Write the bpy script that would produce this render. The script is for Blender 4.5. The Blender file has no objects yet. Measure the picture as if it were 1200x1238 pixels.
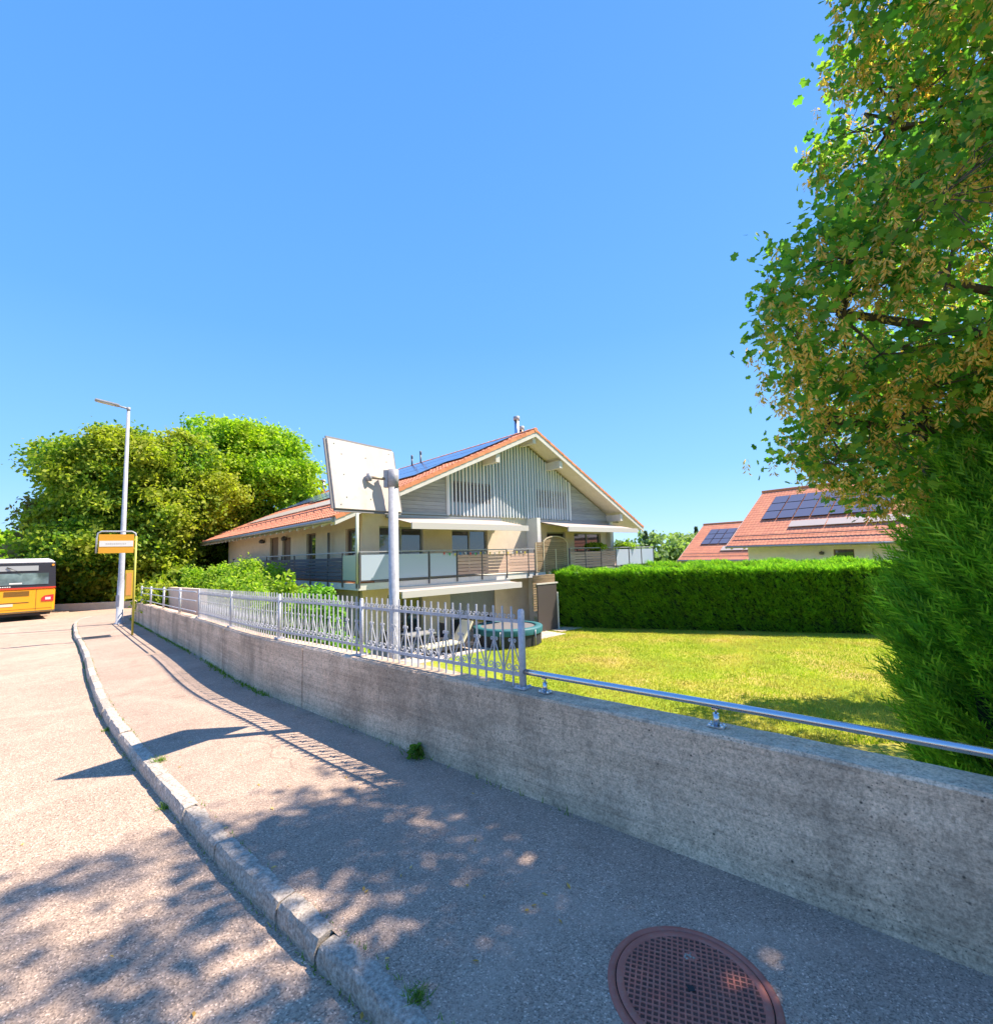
import bpy, bmesh, math, random
import numpy as np
from mathutils import Vector, Matrix

random.seed(7)
RNG = np.random.default_rng(11)
sc = bpy.context.scene
COL = sc.collection
R_ = math.radians

# ------------------------------------------------------------------ camera
cam_d = bpy.data.cameras.new('camera')
cam = bpy.data.objects.new('camera', cam_d)
COL.objects.link(cam)
PITCH, ROLL = R_(5.2), R_(1.6)
fw = Vector((0, math.cos(PITCH), math.sin(PITCH)))
r0 = Vector((1, 0, 0)); u0 = r0.cross(fw)
rt = r0 * math.cos(ROLL) - u0 * math.sin(ROLL)
up = u0 * math.cos(ROLL) + r0 * math.sin(ROLL)
m = Matrix.Identity(4)
for i in range(3):
    m[i][0] = rt[i]; m[i][1] = up[i]; m[i][2] = -fw[i]
m[0][3], m[1][3], m[2][3] = 0, 0, 1.7
cam.matrix_world = m
cam_d.sensor_fit = 'HORIZONTAL'; cam_d.sensor_width = 36
cam_d.lens = 36 * 570 / 1200
cam_d.clip_start = 0.05; cam_d.clip_end = 6000
sc.camera = cam

# ------------------------------------------------------------------ light
SUN_AZ, SUN_EL = R_(12.0), R_(54.5)      # azimuth measured from +X towards +Y
S = Vector((math.cos(SUN_AZ) * math.cos(SUN_EL), math.sin(SUN_AZ) * math.cos(SUN_EL), math.sin(SUN_EL)))
world = bpy.data.worlds.new('World'); sc.world = world; world.use_nodes = True
wn, wl = world.node_tree.nodes, world.node_tree.links
bg = wn['Background']
sky = wn.new('ShaderNodeTexSky'); sky.sky_type = 'NISHITA'; sky.sun_disc = False
sky.sun_elevation = SUN_EL; sky.sun_rotation = R_(90) - SUN_AZ
sky.air_density = 1.0; sky.dust_density = 0.3; sky.ozone_density = 2.2; sky.altitude = 600
hsv = wn.new('ShaderNodeHueSaturation')
hsv.inputs['Hue'].default_value = 0.497; hsv.inputs['Saturation'].default_value = 1.0; hsv.inputs['Value'].default_value = 1.0
wl.new(sky.outputs[0], hsv.inputs['Color'])
# the clear deep blue of the day: the physical sky blended with a smooth blue gradient all the way round
tc = wn.new('ShaderNodeTexCoord'); sx = wn.new('ShaderNodeSeparateXYZ'); wl.new(tc.outputs['Generated'], sx.inputs[0])
cr = wn.new('ShaderNodeValToRGB'); wl.new(sx.outputs[2], cr.inputs[0]); ce = cr.color_ramp.elements; ce.new(.35); ce.new(.6)
for q_, (p_, c_) in zip(ce, ((0, (.34, .62, .97)), (.16, (.20, .50, .96)), (.42, (.115, .375, .92)), (.9, (.072, .275, .84)))): q_.position = p_; q_.color = (*c_, 1)
sm = wn.new('ShaderNodeVectorMath'); sm.operation = 'SCALE'; sm.inputs['Scale'].default_value = 4.75; wl.new(cr.outputs[0], sm.inputs[0])
bm_ = wn.new('ShaderNodeMix'); bm_.data_type = 'RGBA'; bm_.inputs[0].default_value = .85
wl.new(hsv.outputs[0], bm_.inputs[6]); wl.new(sm.outputs[0], bm_.inputs[7]); wl.new(bm_.outputs[2], bg.inputs['Color'])
bg.inputs['Strength'].default_value = 0.10
sd = bpy.data.lights.new('sun', 'SUN'); so = bpy.data.objects.new('sun', sd); COL.objects.link(so)
sd.energy = 4.0; sd.angle = R_(0.5); sd.color = (1.0, 0.87, 0.73)
so.rotation_euler = (-S).to_track_quat('-Z', 'Y').to_euler()
sc.view_settings.view_transform = 'Standard'; sc.view_settings.look = 'None'
sc.view_settings.gamma = 1; sc.view_settings.exposure = 1.5
sc.view_settings.use_curve_mapping = False

# ------------------------------------------------------------------ helpers
WLOC = {}

def tag(o, label=None, cat=None, group=None, kind=None):
    if label: o['label'] = label
    if cat: o['category'] = cat
    if group: o['group'] = group
    if kind: o['kind'] = kind
    return o

def thing(name, label, cat, loc=(0, 0, 0), group=None):
    o = bpy.data.objects.new(name, None); COL.objects.link(o)
    o.location = loc; o.empty_display_size = .2
    WLOC[o.name] = Vector(loc)
    return tag(o, label, cat, group)

def link(name, me, parent=None, loc=None, kind=None):
    o = bpy.data.objects.new(name, me); COL.objects.link(o)
    if parent is not None:
        o.parent = parent
        if loc is not None: o.location = Vector(loc) - WLOC[parent.name]
        WLOC[o.name] = WLOC[parent.name] + o.location
    else:
        if loc is not None: o.location = loc
        WLOC[o.name] = Vector(o.location)
    if kind: o['kind'] = kind
    return o

class MB:
    """collects shapes; build() links them as one mesh object"""
    def __init__(s): s.v = []; s.f = []; s.sm = []
    def add(s, vs, fs, smooth=False):
        n = len(s.v); s.v += [tuple(p) for p in vs]
        s.f += [tuple(i + n for i in f) for f in fs]; s.sm += [smooth] * len(fs)
        return s
    def hexa(s, p):   # 8 points: bottom 4 ccw, top 4 ccw
        return s.add(p, [(3, 2, 1, 0), (4, 5, 6, 7), (0, 1, 5, 4), (1, 2, 6, 5), (2, 3, 7, 6), (3, 0, 4, 7)])
    def box(s, x0, x1, y0, y1, z0, z1, T=None):
        p = [(x0, y0, z0), (x1, y0, z0), (x1, y1, z0), (x0, y1, z0), (x0, y0, z1), (x1, y0, z1), (x1, y1, z1), (x0, y1, z1)]
        if T: p = [T(*q) for q in p]
        return s.hexa(p)
    def quad(s, a, b, c, d): return s.add([a, b, c, d], [(0, 1, 2, 3)])
    def bar(s, a, b, w, h, upv=(0, 0, 1)):
        a, b = Vector(a), Vector(b); d = (b - a).normalized(); upv = Vector(upv)
        x = d.cross(upv)
        if x.length < 1e-4: x = d.cross(Vector((1, 0, 0)))
        x.normalize(); y = x.cross(d).normalized(); x = x * w / 2; y = y * h / 2
        return s.hexa([a - x - y, a + x - y, b + x - y, b - x - y, a - x + y, a + x + y, b + x + y, b - x + y])
    def tube(s, pts, r, n=10, caps=True, flat=1.0):
        pts = [Vector(p) for p in pts]; rs = r if isinstance(r, (list, tuple)) else [r] * len(pts)
        vs = []; prev = None
        for i, p in enumerate(pts):
            d = (pts[min(i + 1, len(pts) - 1)] - pts[max(i - 1, 0)]).normalized()
            if prev is None:
                x = d.cross(Vector((0, 0, 1)))
                if x.length < 1e-3: x = d.cross(Vector((0, 1, 0)))
            else: x = prev - d * prev.dot(d)
            x.normalize(); prev = x; y = d.cross(x)
            for k in range(n):
                a = 2 * math.pi * (k + .5) / n
                vs.append(p + (x * math.cos(a) + y * math.sin(a) * flat) * rs[i])
        fs = []
        for i in range(len(pts) - 1):
            for k in range(n):
                k2 = (k + 1) % n
                fs.append((i * n + k, i * n + k2, (i + 1) * n + k2, (i + 1) * n + k))
        s.add(vs, fs, n > 5)
        if caps:
            m0 = len(s.v) - len(vs)
            s.f.append(tuple(m0 + k for k in reversed(range(n)))); s.sm.append(False)
            s.f.append(tuple(m0 + (len(pts) - 1) * n + k for k in range(n))); s.sm.append(False)
        return s
    def lathe(s, prof, c=(0, 0, 0), n=24, sx=1, sy=1):
        vs = [(c[0] + r * math.cos(2 * math.pi * k / n) * sx, c[1] + r * math.sin(2 * math.pi * k / n) * sy, c[2] + z) for r, z in prof for k in range(n)]
        fs = [(i * n + k, i * n + (k + 1) % n, (i + 1) * n + (k + 1) % n, (i + 1) * n + k) for i in range(len(prof) - 1) for k in range(n)]
        return s.add(vs, fs, True)
    def prism(s, poly, T, d0, d1):  # poly (a,b) list; T(a, d, b)
        n = len(poly)
        vs = [T(a, d0, b) for a, b in poly] + [T(a, d1, b) for a, b in poly]
        fs = [tuple(range(n)), tuple(reversed(range(n, 2 * n)))] + [(i, i + n, (i + 1) % n + n, (i + 1) % n) for i in range(n)]
        return s.add(vs, fs)
    def mesh(s, name, mat, off=(0, 0, 0), bevel=0, seg=2):
        me = bpy.data.meshes.new(name)
        o = Vector(off)
        me.from_pydata([(p[0] - o.x, p[1] - o.y, p[2] - o.z) for p in s.v], [], s.f)
        me.polygons.foreach_set('use_smooth', s.sm)
        bm = bmesh.new(); bm.from_mesh(me)
        bmesh.ops.recalc_face_normals(bm, faces=bm.faces)
        if bevel:
            bmesh.ops.bevel(bm, geom=[e for e in bm.edges if len(e.link_faces) == 2 and e.calc_face_angle(0) > .5], offset=bevel, segments=seg, affect='EDGES', clamp_overlap=True)
        bm.to_mesh(me); bm.free()
        if mat: me.materials.append(mat)
        return me
    def build(s, name, mat, parent=None, kind=None, bevel=0, seg=2, at=None):
        base = Vector(at) if at is not None else (WLOC[parent.name] if parent is not None else Vector((0, 0, 0)))
        return link(name, s.mesh(name, mat, base, bevel, seg), parent, base, kind)

def np_mesh(name, V, polysize, mat, off=(0, 0, 0), smooth=False):
    """V: (N, polysize, 3) polygons"""
    N = V.shape[0]; me = bpy.data.meshes.new(name)
    me.vertices.add(N * polysize); me.loops.add(N * polysize); me.polygons.add(N)
    W = (V - np.array(off)).reshape(-1).astype(np.float32)
    me.vertices.foreach_set('co', W)
    me.loops.foreach_set('vertex_index', np.arange(N * polysize, dtype=np.int32))
    me.polygons.foreach_set('loop_start', np.arange(N, dtype=np.int32) * polysize)
    me.polygons.foreach_set('loop_total', np.full(N, polysize, dtype=np.int32))
    me.update(calc_edges=True)
    if mat: me.materials.append(mat)
    return me

class Frame:
    def __init__(s, ox, oy, deg, z0=0):
        t = R_(deg); s.O = (ox, oy); s.A = (math.sin(t), math.cos(t)); s.B = (-math.cos(t), math.sin(t)); s.z0 = z0
    def __call__(s, u, v, z):
        return Vector((s.O[0] + s.A[0] * u + s.B[0] * v, s.O[1] + s.A[1] * u + s.B[1] * v, s.z0 + z))

def spline(pts, step=.25):
    P = [np.array(p, float) for p in pts]; P = [2 * P[0] - P[1]] + P + [2 * P[-1] - P[-2]]
    out = []
    for i in range(1, len(P) - 2):
        for t in np.linspace(0, 1, 40, endpoint=False):
            a, b, c, d = P[i - 1:i + 3]
            out.append(.5 * ((2 * b) + (-a + c) * t + (2 * a - 5 * b + 4 * c - d) * t * t + (-a + 3 * b - 3 * c + d) * t ** 3))
    out.append(P[-2]); out = np.array(out)
    L = np.concatenate([[0], np.cumsum(np.linalg.norm(np.diff(out, axis=0), axis=1))])
    n = max(2, int(L[-1] / step)); s = np.linspace(0, L[-1], n)
    return np.stack([np.interp(s, L, out[:, k]) for k in range(2)], 1)

def arc(poly):
    return np.concatenate([[0], np.cumsum(np.linalg.norm(np.diff(poly, axis=0), axis=1))])
def at_s(poly, s):
    L = arc(poly); return np.array([np.interp(s, L, poly[:, 0]), np.interp(s, L, poly[:, 1])])
def tan_s(poly, s):
    d = at_s(poly, s + .05) - at_s(poly, s - .05); return d / (np.linalg.norm(d) + 1e-9)
def s_of(poly, p):
    d = np.linalg.norm(poly - np.array(p), axis=1); return arc(poly)[int(np.argmin(d))]

def gz(x, y):      # road-side ground level: falls gently away from the viewer
    r = math.hypot(x, y); return -0.022 * max(0, min(r, 45) - 6)

# ------------------------------------------------------------------ materials
def M(name, col=(.5, .5, .5), rough=.7, metal=0, spec=.5):
    m = bpy.data.materials.new(name); m.use_nodes = True
    b = m.node_tree.nodes['Principled BSDF']
    b.inputs['Base Color'].default_value = (*col, 1); b.inputs['Roughness'].default_value = rough
    b.inputs['Metallic'].default_value = metal; b.inputs['Specular IOR Level'].default_value = spec
    return m

class NT:
    def __init__(s, m): s.m = m; s.n = m.node_tree.nodes; s.l = m.node_tree.links; s.b = s.n['Principled BSDF']
    def pos(s, scale=(1, 1, 1), rot=(0, 0, 0), obj=False):
        g = s.n.new('ShaderNodeTexCoord') if obj else s.n.new('ShaderNodeNewGeometry')
        mp = s.n.new('ShaderNodeMapping'); mp.inputs['Scale'].default_value = scale; mp.inputs['Rotation'].default_value = rot
        s.l.new(g.outputs['Object' if obj else 'Position'], mp.inputs[0]); return mp.outputs[0]
    def noise(s, scale, vec=None, detail=4, rough=.55, out=0):
        t = s.n.new('ShaderNodeTexNoise'); t.inputs['Scale'].default_value = scale; t.inputs['Detail'].default_value = detail
        t.inputs['Roughness'].default_value = rough; s.l.new(vec if vec is not None else s.pos(), t.inputs['Vector']); return t.outputs[out]
    def vor(s, scale, vec=None, feature='F1', out='Distance'):
        t = s.n.new('ShaderNodeTexVoronoi'); t.feature = feature; t.inputs['Scale'].default_value = scale
        s.l.new(vec if vec is not None else s.pos(), t.inputs['Vector']); return t.outputs[out]
    def ramp(s, fac, stops, interp='LINEAR'):
        t = s.n.new('ShaderNodeValToRGB'); t.color_ramp.interpolation = interp; e = t.color_ramp.elements
        while len(e) < len(stops): e.new(.5)
        for q, (p, c) in zip(e, stops):
            q.position = p; q.color = (*c, 1) if len(c) == 3 else c
        s.l.new(fac, t.inputs[0]); return t.outputs[0]
    def g(s, v): return (v, v, v)
    def mix(s, fac, a, b, mode='MIX'):
        t = s.n.new('ShaderNodeMix'); t.data_type = 'RGBA'; t.blend_type = mode
        for k, x in ((0, fac), (6, a), (7, b)):
            if isinstance(x, (int, float)): t.inputs[k].default_value = x
            elif isinstance(x, tuple): t.inputs[k].default_value = (*x, 1)
            else: s.l.new(x, t.inputs[k])
        return t.outputs[2]
    def math(s, op, a, b=0.):
        t = s.n.new('ShaderNodeMath'); t.operation = op
        for k, x in ((0, a), (1, b)):
            if isinstance(x, (int, float)): t.inputs[k].default_value = x
            else: s.l.new(x, t.inputs[k])
        return t.outputs[0]
    def rand(s):
        t = s.n.new('ShaderNodeObjectInfo'); return t.outputs['Random']
    def island(s):
        t = s.n.new('ShaderNodeNewGeometry'); return t.outputs['Random Per Island']
    def color(s, c): s.l.new(c, s.b.inputs['Base Color'])
    def roughness(s, c): s.l.new(c, s.b.inputs['Roughness'])
    def bump(s, h, strength=.3, dist=.01, prev=None):
        t = s.n.new('ShaderNodeBump'); t.inputs['Strength'].default_value = strength; t.inputs['Distance'].default_value = dist
        s.l.new(h, t.inputs['Height'])
        if prev is not None: s.l.new(prev, t.inputs['Normal'])
        s.l.new(t.outputs[0], s.b.inputs['Normal']); return t.outputs[0]

def asphalt(name, base, agg=70, tint=(1.0, .97, .95)):
    m = M(name, rough=.9, spec=.25); t = NT(m)
    big = t.noise(.55, detail=5); mid = t.noise(5, detail=4)
    c = t.ramp(big, [(.3, tuple(base * .86 * k for k in tint)), (.7, tuple(base * 1.12 * k for k in tint))])
    c = t.mix(t.ramp(mid, [(.35, t.g(0)), (.75, t.g(.5))]), c, tuple(base * .72 * k for k in tint))
    v = t.vor(agg, out='Color'); sep = t.n.new('ShaderNodeSeparateColor'); t.l.new(v, sep.inputs[0])
    st = t.ramp(sep.outputs[0], [(0, t.g(.5)), (.35, t.g(.88)), (.8, t.g(1.1)), (.93, t.g(1.25)), (1, t.g(1.9))])
    c = t.mix(1, c, st, 'MULTIPLY')
    stain = t.ramp(t.noise(1.7, detail=6, rough=.7), [(.28, t.g(.72)), (.42, t.g(1))])
    c = t.mix(1, c, stain, 'MULTIPLY')
    # old hairline cracks and a few paler repair seams
    wv = t.n.new('ShaderNodeVectorMath'); wv.operation = 'ADD'; wsc = t.n.new('ShaderNodeVectorMath'); wsc.operation = 'SCALE'; wsc.inputs['Scale'].default_value = .5
    t.l.new(t.noise(1.6, detail=5, out=1), wsc.inputs[0]); t.l.new(t.pos(), wv.inputs[0]); t.l.new(wsc.outputs[0], wv.inputs[1])
    ck = t.ramp(t.vor(.33, wv.outputs[0], 'DISTANCE_TO_EDGE'), [(0, t.g(1)), (.0035, t.g(0))])
    ck = t.mix(1, ck, t.ramp(t.noise(.6), [(.5, t.g(0)), (.6, t.g(1))]), 'MULTIPLY')
    c = t.mix(t.mix(1, ck, t.g(.55), 'MULTIPLY'), c, tuple(base * .4 * k for k in tint))
    sm_ = t.ramp(t.vor(.27, wv.outputs[0], 'DISTANCE_TO_EDGE'), [(0, t.g(.28)), (.035, t.g(0))]); c = t.mix(sm_, c, tuple(base * 1.25 * k for k in tint))
    t.color(c)
    n = t.bump(t.vor(agg), .55, .006); t.bump(t.noise(9), .15, .02, n)
    return m
MAT = {}
MAT['road'] = asphalt('road_asphalt', .46, 125, (1.0, .735, .545))
MAT['walk'] = asphalt('pavement_asphalt', .43, 165, (1.0, .74, .56))

def concrete():
    m = M('wall_concrete', rough=.9, spec=.25); t = NT(m)
    st = t.noise(2.2, t.pos((.35, .35, 5.5)), 5, .6)
    c = t.ramp(st, [(.3, (.36, .30, .24)), (.5, (.50, .425, .35)), (.72, (.63, .55, .46))])
    blot = t.noise(2.6, detail=6, rough=.65)
    c = t.mix(t.ramp(blot, [(.35, t.g(0)), (.68, t.g(.65))]), c, (.58, .48, .38))
    dirt = t.noise(1.1, t.pos((1, 1, .5)), 7, .7)
    c = t.mix(t.ramp(dirt, [(.40, t.g(.7)), (.54, t.g(0))]), c, (.24, .21, .175))
    warm = t.noise(3.1, t.pos((1, 1, 1), (0, 0, 1)), 3)
    c = t.mix(t.ramp(warm, [(.55, t.g(0)), (.8, t.g(.3))]), c, (.60, .43, .32))
    fine = t.noise(85, detail=3, rough=.7)
    c = t.mix(1, c, t.ramp(fine, [(.25, t.g(.5)), (.5, t.g(1.0)), (.75, t.g(1.35))]), 'MULTIPLY')
    c = t.mix(1, c, t.ramp(t.noise(28, detail=6, rough=.75), [(.3, t.g(.62)), (.55, t.g(1.05))]), 'MULTIPLY')
    # board lines
    lz = t.noise(1.0, t.pos((.15, .15, 9)), 2)
    line = t.ramp(t.math('ABSOLUTE', t.math('SUBTRACT', t.math('FRACT', t.math('MULTIPLY', lz, 7.)), .5)), [(0, t.g(.74)), (.05, t.g(1))])
    c = t.mix(.8, c, line, 'MULTIPLY')
    c = t.mix(1, c, t.ramp(t.noise(3, t.pos((.25, .25, 14)), 6, .7), [(.32, t.g(.84)), (.55, t.g(1.04))]), 'MULTIPLY')
    # blow holes
    v = t.vor(15); hm = t.noise(3, detail=2)
    pit = t.ramp(v, [(.05, t.g(1)), (.13, t.g(0))]); pit = t.mix(1, pit, t.ramp(hm, [(.42, t.g(0)), (.52, t.g(1))]), 'MULTIPLY')
    v2 = t.vor(48); pit2 = t.ramp(v2, [(.09, t.g(1)), (.2, t.g(0))]); pit2 = t.mix(1, pit2, t.ramp(t.noise(5.2), [(.42, t.g(0)), (.56, t.g(.9))]), 'MULTIPLY')
    p = t.mix(1, pit, pit2, 'ADD')
    c = t.mix(1, c, (1.30, 1.14, .99), 'MULTIPLY')
    c = t.mix(p, c, (.085, .07, .055)); t.color(c)
    n = t.bump(p, -.8, .012); n = t.bump(fine, .35, .006, n); n = t.bump(line, .4, .01, n); t.bump(t.noise(11, detail=6), .35, .02, n)
    return m
MAT['concrete'] = concrete()

def rough_mat(name, lo, hi, sc_=6, fine=60, rough=.85, bump=.25, randamt=0, spec=.3):
    m = M(name, rough=rough, spec=spec); t = NT(m)
    c = t.ramp(t.noise(sc_, detail=5, rough=.6), [(.3, lo), (.7, hi)])
    f = t.noise(fine, detail=3)
    c = t.mix(1, c, t.ramp(f, [(.3, t.g(.82)), (.7, t.g(1.12))]), 'MULTIPLY')
    if randamt:
        c = t.mix(1, c, t.ramp(t.rand(), [(0, t.g(1 - randamt)), (1, t.g(1 + randamt))]), 'MULTIPLY')
    t.color(c); t.bump(f, bump, .006)
    return m
MAT['granite'] = rough_mat('granite', (.24, .20, .16), (.66, .57, .47), 55, 160, .9, .9, .16)
MAT['plaster'] = rough_mat('cream_plaster', (.68, .57, .43), (.76, .645, .49), 2.5, 90, .9, .12)
MAT['plaster_white'] = rough_mat('white_plaster', (.66, .66, .63), (.74, .73, .70), 3, 90, .9, .1)
MAT['plaster_pink'] = rough_mat('rose_plaster', (.60, .47, .38), (.68, .54, .43), 2, 70, .9, .1)
MAT['slab'] = rough_mat('balcony_concrete', (.58, .56, .52), (.68, .66, .60), 3, 60, .85, .15)
MAT['steel_grey'] = rough_mat('galvanised_steel', (.30, .30, .32), (.40, .40, .43), 7, 45, .45, .1, .05, .5)
MAT['fence_paint'] = rough_mat('fence_grey_paint', (.38, .39, .43), (.50, .51, .55), 9, 60, .5, .15, .06, .5)
MAT['lamp_paint'] = rough_mat('lamp_post_zinc', (.36, .37, .39), (.46, .47, .50), 3, 30, .45, .1, 0, .5)
MAT['dark_steel'] = M('dark_rail_steel', (.10, .10, .11), .45, .3)
MAT['stainless'] = M('stainless_steel', (.62, .63, .65), .22, 1.0)
t = NT(MAT['stainless']); t.roughness(t.ramp(t.noise(25, detail=4), [(.3, t.g(.14)), (.7, t.g(.38))]))
MAT['white_paint'] = rough_mat('white_painted_wood', (.58, .555, .49), (.66, .635, .57), 3, 50, .6, .1)
MAT['soffit'] = rough_mat('cream_soffit_boards', (.66, .60, .46), (.75, .69, .55), 3, 40, .65, .1)
MAT['gutter'] = M('zinc_gutter', (.30, .31, .32), .45, .6)
MAT['black'] = M('black_rubber', (.02, .02, .02), .7)
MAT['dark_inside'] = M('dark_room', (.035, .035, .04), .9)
MAT['rust_iron'] = None

def glassy(name, col, rough=.06, spec=.9, metal=0.):
    m = M(name, col, rough, metal, spec); m.node_tree.nodes['Principled BSDF'].inputs['Coat Weight'].default_value = .8; t = NT(m); t.bump(t.noise(.9, detail=2), .04, .05); return m
MAT['window_glass'] = glassy('window_glass', (.03, .038, .05), .04, 1.0, .0)
MAT['frosted'] = M('frosted_glass', (.41, .48, .57), .35, 0, .6)
MAT['frosted_green'] = M('frosted_green_glass', (.42, .47, .36), .35, 0, .6)
MAT['panel'] = M('solar_cell_glass', (.10, .15, .34), .15, .1, 1.0)
t = NT(MAT['panel'])
gx = t.n.new('ShaderNodeObjectInfo')
t.color(t.ramp(gx.outputs['Random'], [(0, (.08, .12, .28)), (1, (.12, .17, .36))]))  # cell blue brightened to include the sky's reflection
MAT['panel_grey'] = M('dark_solar_cell', (.13, .135, .19), .3, .1, .6)  # base grey lightened to carry reflected sky
MAT['collector'] = M('solar_collector_glass', (.55, .45, .37), .35, 0, .8)  # cream base colour stands in for sky reflected by the collectors
MAT['frame_black'] = M('panel_frame', (.05, .05, .055), .4, .5)

def wood(name, lo, hi, rot=(0, 0, 0), scale=(1, 1, 14), rnd=.15):
    m = M(name, rough=.8, spec=.2); t = NT(m)
    c = t.ramp(t.noise(3, t.pos(scale, rot), 6, .65), [(.25, lo), (.75, hi)])
    c = t.mix(1, c, t.ramp(t.rand(), [(0, t.g(1 - rnd)), (1, t.g(1 + rnd))]), 'MULTIPLY')
    t.color(c); t.bump(t.noise(6, t.pos(scale, rot), 5), .25, .005); return m
MAT['grey_boards'] = wood('weathered_grey_boards', (.20, .22, .235), (.38, .40, .41), scale=(.6, .6, 16))
MAT['grey_back'] = wood('weathered_backing_boards', (.15, .24, .30), (.21, .32, .38), scale=(14, 14, .6))
MAT['slat_wood'] = wood('pale_weathered_slats', (.62, .65, .67), (.76, .77, .78), scale=(12, 12, .8))
MAT['rose_slats'] = wood('rose_brown_slats', (.44, .29, .23), (.60, .42, .34), scale=(.8, .8, 14))
MAT['dark_slats'] = wood('dark_grey_slats', (.085, .085, .10), (.15, .15, .17), scale=(.8, .8, 14))
MAT['trellis'] = wood('brown_trellis_wood', (.20, .14, .085), (.36, .26, .16), scale=(.8, .8, 14))
MAT['bark'] = wood('bark', (.07, .055, .04), (.17, .14, .11), scale=(6, 6, 1.2))
MAT['awning'] = rough_mat('awning_cloth', (.42, .36, .325), (.47, .41, .37), 2, 120, .9, .05)
MAT['awning_edge'] = M('awning_edge', (.52, .49, .47), .6)

def tiles_mat():
    m = M('clay_roof_tiles', rough=.8, spec=.25); t = NT(m)
    c = t.ramp(t.noise(.5, detail=4), [(.3, (.60, .225, .125)), (.7, (.70, .29, .16))])
    c = t.mix(t.ramp(t.island(), [(0, t.g(0)), (1, t.g(.5))]), c, (.48, .18, .12))
    c = t.mix(1, c, t.ramp(t.noise(14, detail=4), [(.3, t.g(.8)), (.7, t.g(1.15))]), 'MULTIPLY')
    t.color(c); t.bump(t.noise(30), .2, .004); return m
MAT['tile'] = tiles_mat()
MAT['verge_tile'] = rough_mat('verge_clay', (.62, .22, .10), (.74, .30, .14), 4, 40, .75, .15, .14)

def leaf_mat(name, cols, trans=.45, rough=.55, patch=1.1, hi=None):
    m = bpy.data.materials.new(name); m.use_nodes = True; t = NT(m)
    stops = [(i / (len(cols) - 1), c) for i, c in enumerate(cols)]
    c = t.ramp(t.island(), stops)
    n = t.noise(patch, detail=3)
    if hi: c = t.mix(t.ramp(n, [(.42, t.g(0)), (.62, t.g(.8))]), c, hi)
    c = t.mix(1, c, t.ramp(t.noise(patch * 3.3), [(.3, t.g(.75)), (.7, t.g(1.25))]), 'MULTIPLY')
    t.color(c); t.b.inputs['Roughness'].default_value = rough; t.b.inputs['Specular IOR Level'].default_value = .35
    tr = t.n.new('ShaderNodeBsdfTranslucent'); t.l.new(t.mix(1, c, (1.3, 1.5, .55), 'MULTIPLY'), tr.inputs[0])
    mx = t.n.new('ShaderNodeMixShader'); mx.inputs[0].default_value = trans
    out = t.n['Material Output']
    t.l.new(t.b.outputs[0], mx.inputs[1]); t.l.new(tr.outputs[0], mx.inputs[2]); t.l.new(mx.outputs[0], out.inputs[0])
    return m
MAT['maple_leaf'] = leaf_mat('maple_leaf', [(.07, .21, .045), (.12, .32, .055), (.20, .38, .06), (.40, .52, .08)], .55)
MAT['maple_keys'] = leaf_mat('maple_seed_keys', [(.62, .36, .10), (.78, .50, .15), (.68, .40, .12), (.85, .64, .26)], .5)
MAT['thuja_leaf'] = leaf_mat('thuja_spray', [(.08, .21, .025), (.14, .34, .035), (.23, .46, .045), (.40, .60, .07)], .5, .5, 1.6)
MAT['hedge_leaf'] = leaf_mat('hedge_spray', [(.07, .19, .022), (.13, .31, .03), (.23, .45, .04), (.46, .66, .065)], .5, .55, .9)
MAT['tree_leaf_a'] = leaf_mat('broadleaf_dark', [(.06, .16, .02), (.12, .26, .025), (.24, .37, .03), (.42, .48, .04)], .5, .6, .30, (.42, .42, .035))
MAT['tree_leaf_b'] = leaf_mat('broadleaf_bright', [(.16, .30, .02), (.27, .44, .025), (.38, .54, .03)], .5, .6, .3, (.44, .54, .03))
MAT['tree_leaf_dry'] = leaf_mat('broadleaf_dry', [(.10, .12, .03), (.20, .16, .06), (.28, .20, .10), (.10, .14, .03)], .35, .7, .3, (.30, .22, .11))
MAT['tree_leaf_far'] = leaf_mat('distant_foliage', [(.15, .24, .10), (.21, .31, .13), (.27, .37, .15)], .45, .7, .12, (.32, .40, .15))
MAT['conifer_leaf'] = leaf_mat('conifer_foliage', [(.10, .16, .10), (.15, .21, .13)], .3, .7, .3)
MAT['shrub_leaf'] = leaf_mat('shrub_leaf', [(.14, .27, .02), (.27, .42, .03), (.45, .55, .06), (.20, .34, .025)], .5, .6, .7)
MAT['bush_leaf'] = leaf_mat('bright_bush', [(.10, .27, .02), (.17, .38, .025), (.24, .46, .04)], .35, .6, 2)
MAT['weed'] = leaf_mat('weed_leaf', [(.08, .19, .02), (.15, .27, .03), (.24, .30, .05)], .4, .6, 2)
MAT['grass'] = leaf_mat('lawn_blade', [(.19, .31, .02), (.29, .38, .03), (.42, .44, .045), (.52, .45, .09)], .4, .6, .45, (.52, .40, .12))

def lawn_mat():
    m = M('lawn_ground', rough=.95, spec=.1); t = NT(m)
    n = t.noise(.35, detail=5, rough=.6)
    c = t.ramp(n, [(.3, (.20, .29, .025)), (.5, (.32, .37, .035)), (.60, (.45, .38, .08)), (.72, (.56, .38, .18))])
    c = t.mix(1, c, t.ramp(t.noise(14, detail=5, rough=.7), [(.3, t.g(.6)), (.7, t.g(1.3))]), 'MULTIPLY')
    t.color(c); t.bump(t.noise(60, detail=4), .8, .03); return m
MAT['lawn'] = lawn_mat()
MAT['verge'] = rough_mat('verge_ground', (.05, .08, .02), (.13, .15, .05), 1.5, 30, .95, .6)
MAT['paving'] = rough_mat('terrace_paving', (.50, .42, .36), (.60, .52, .45), 2, 40, .85, .2)

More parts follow.
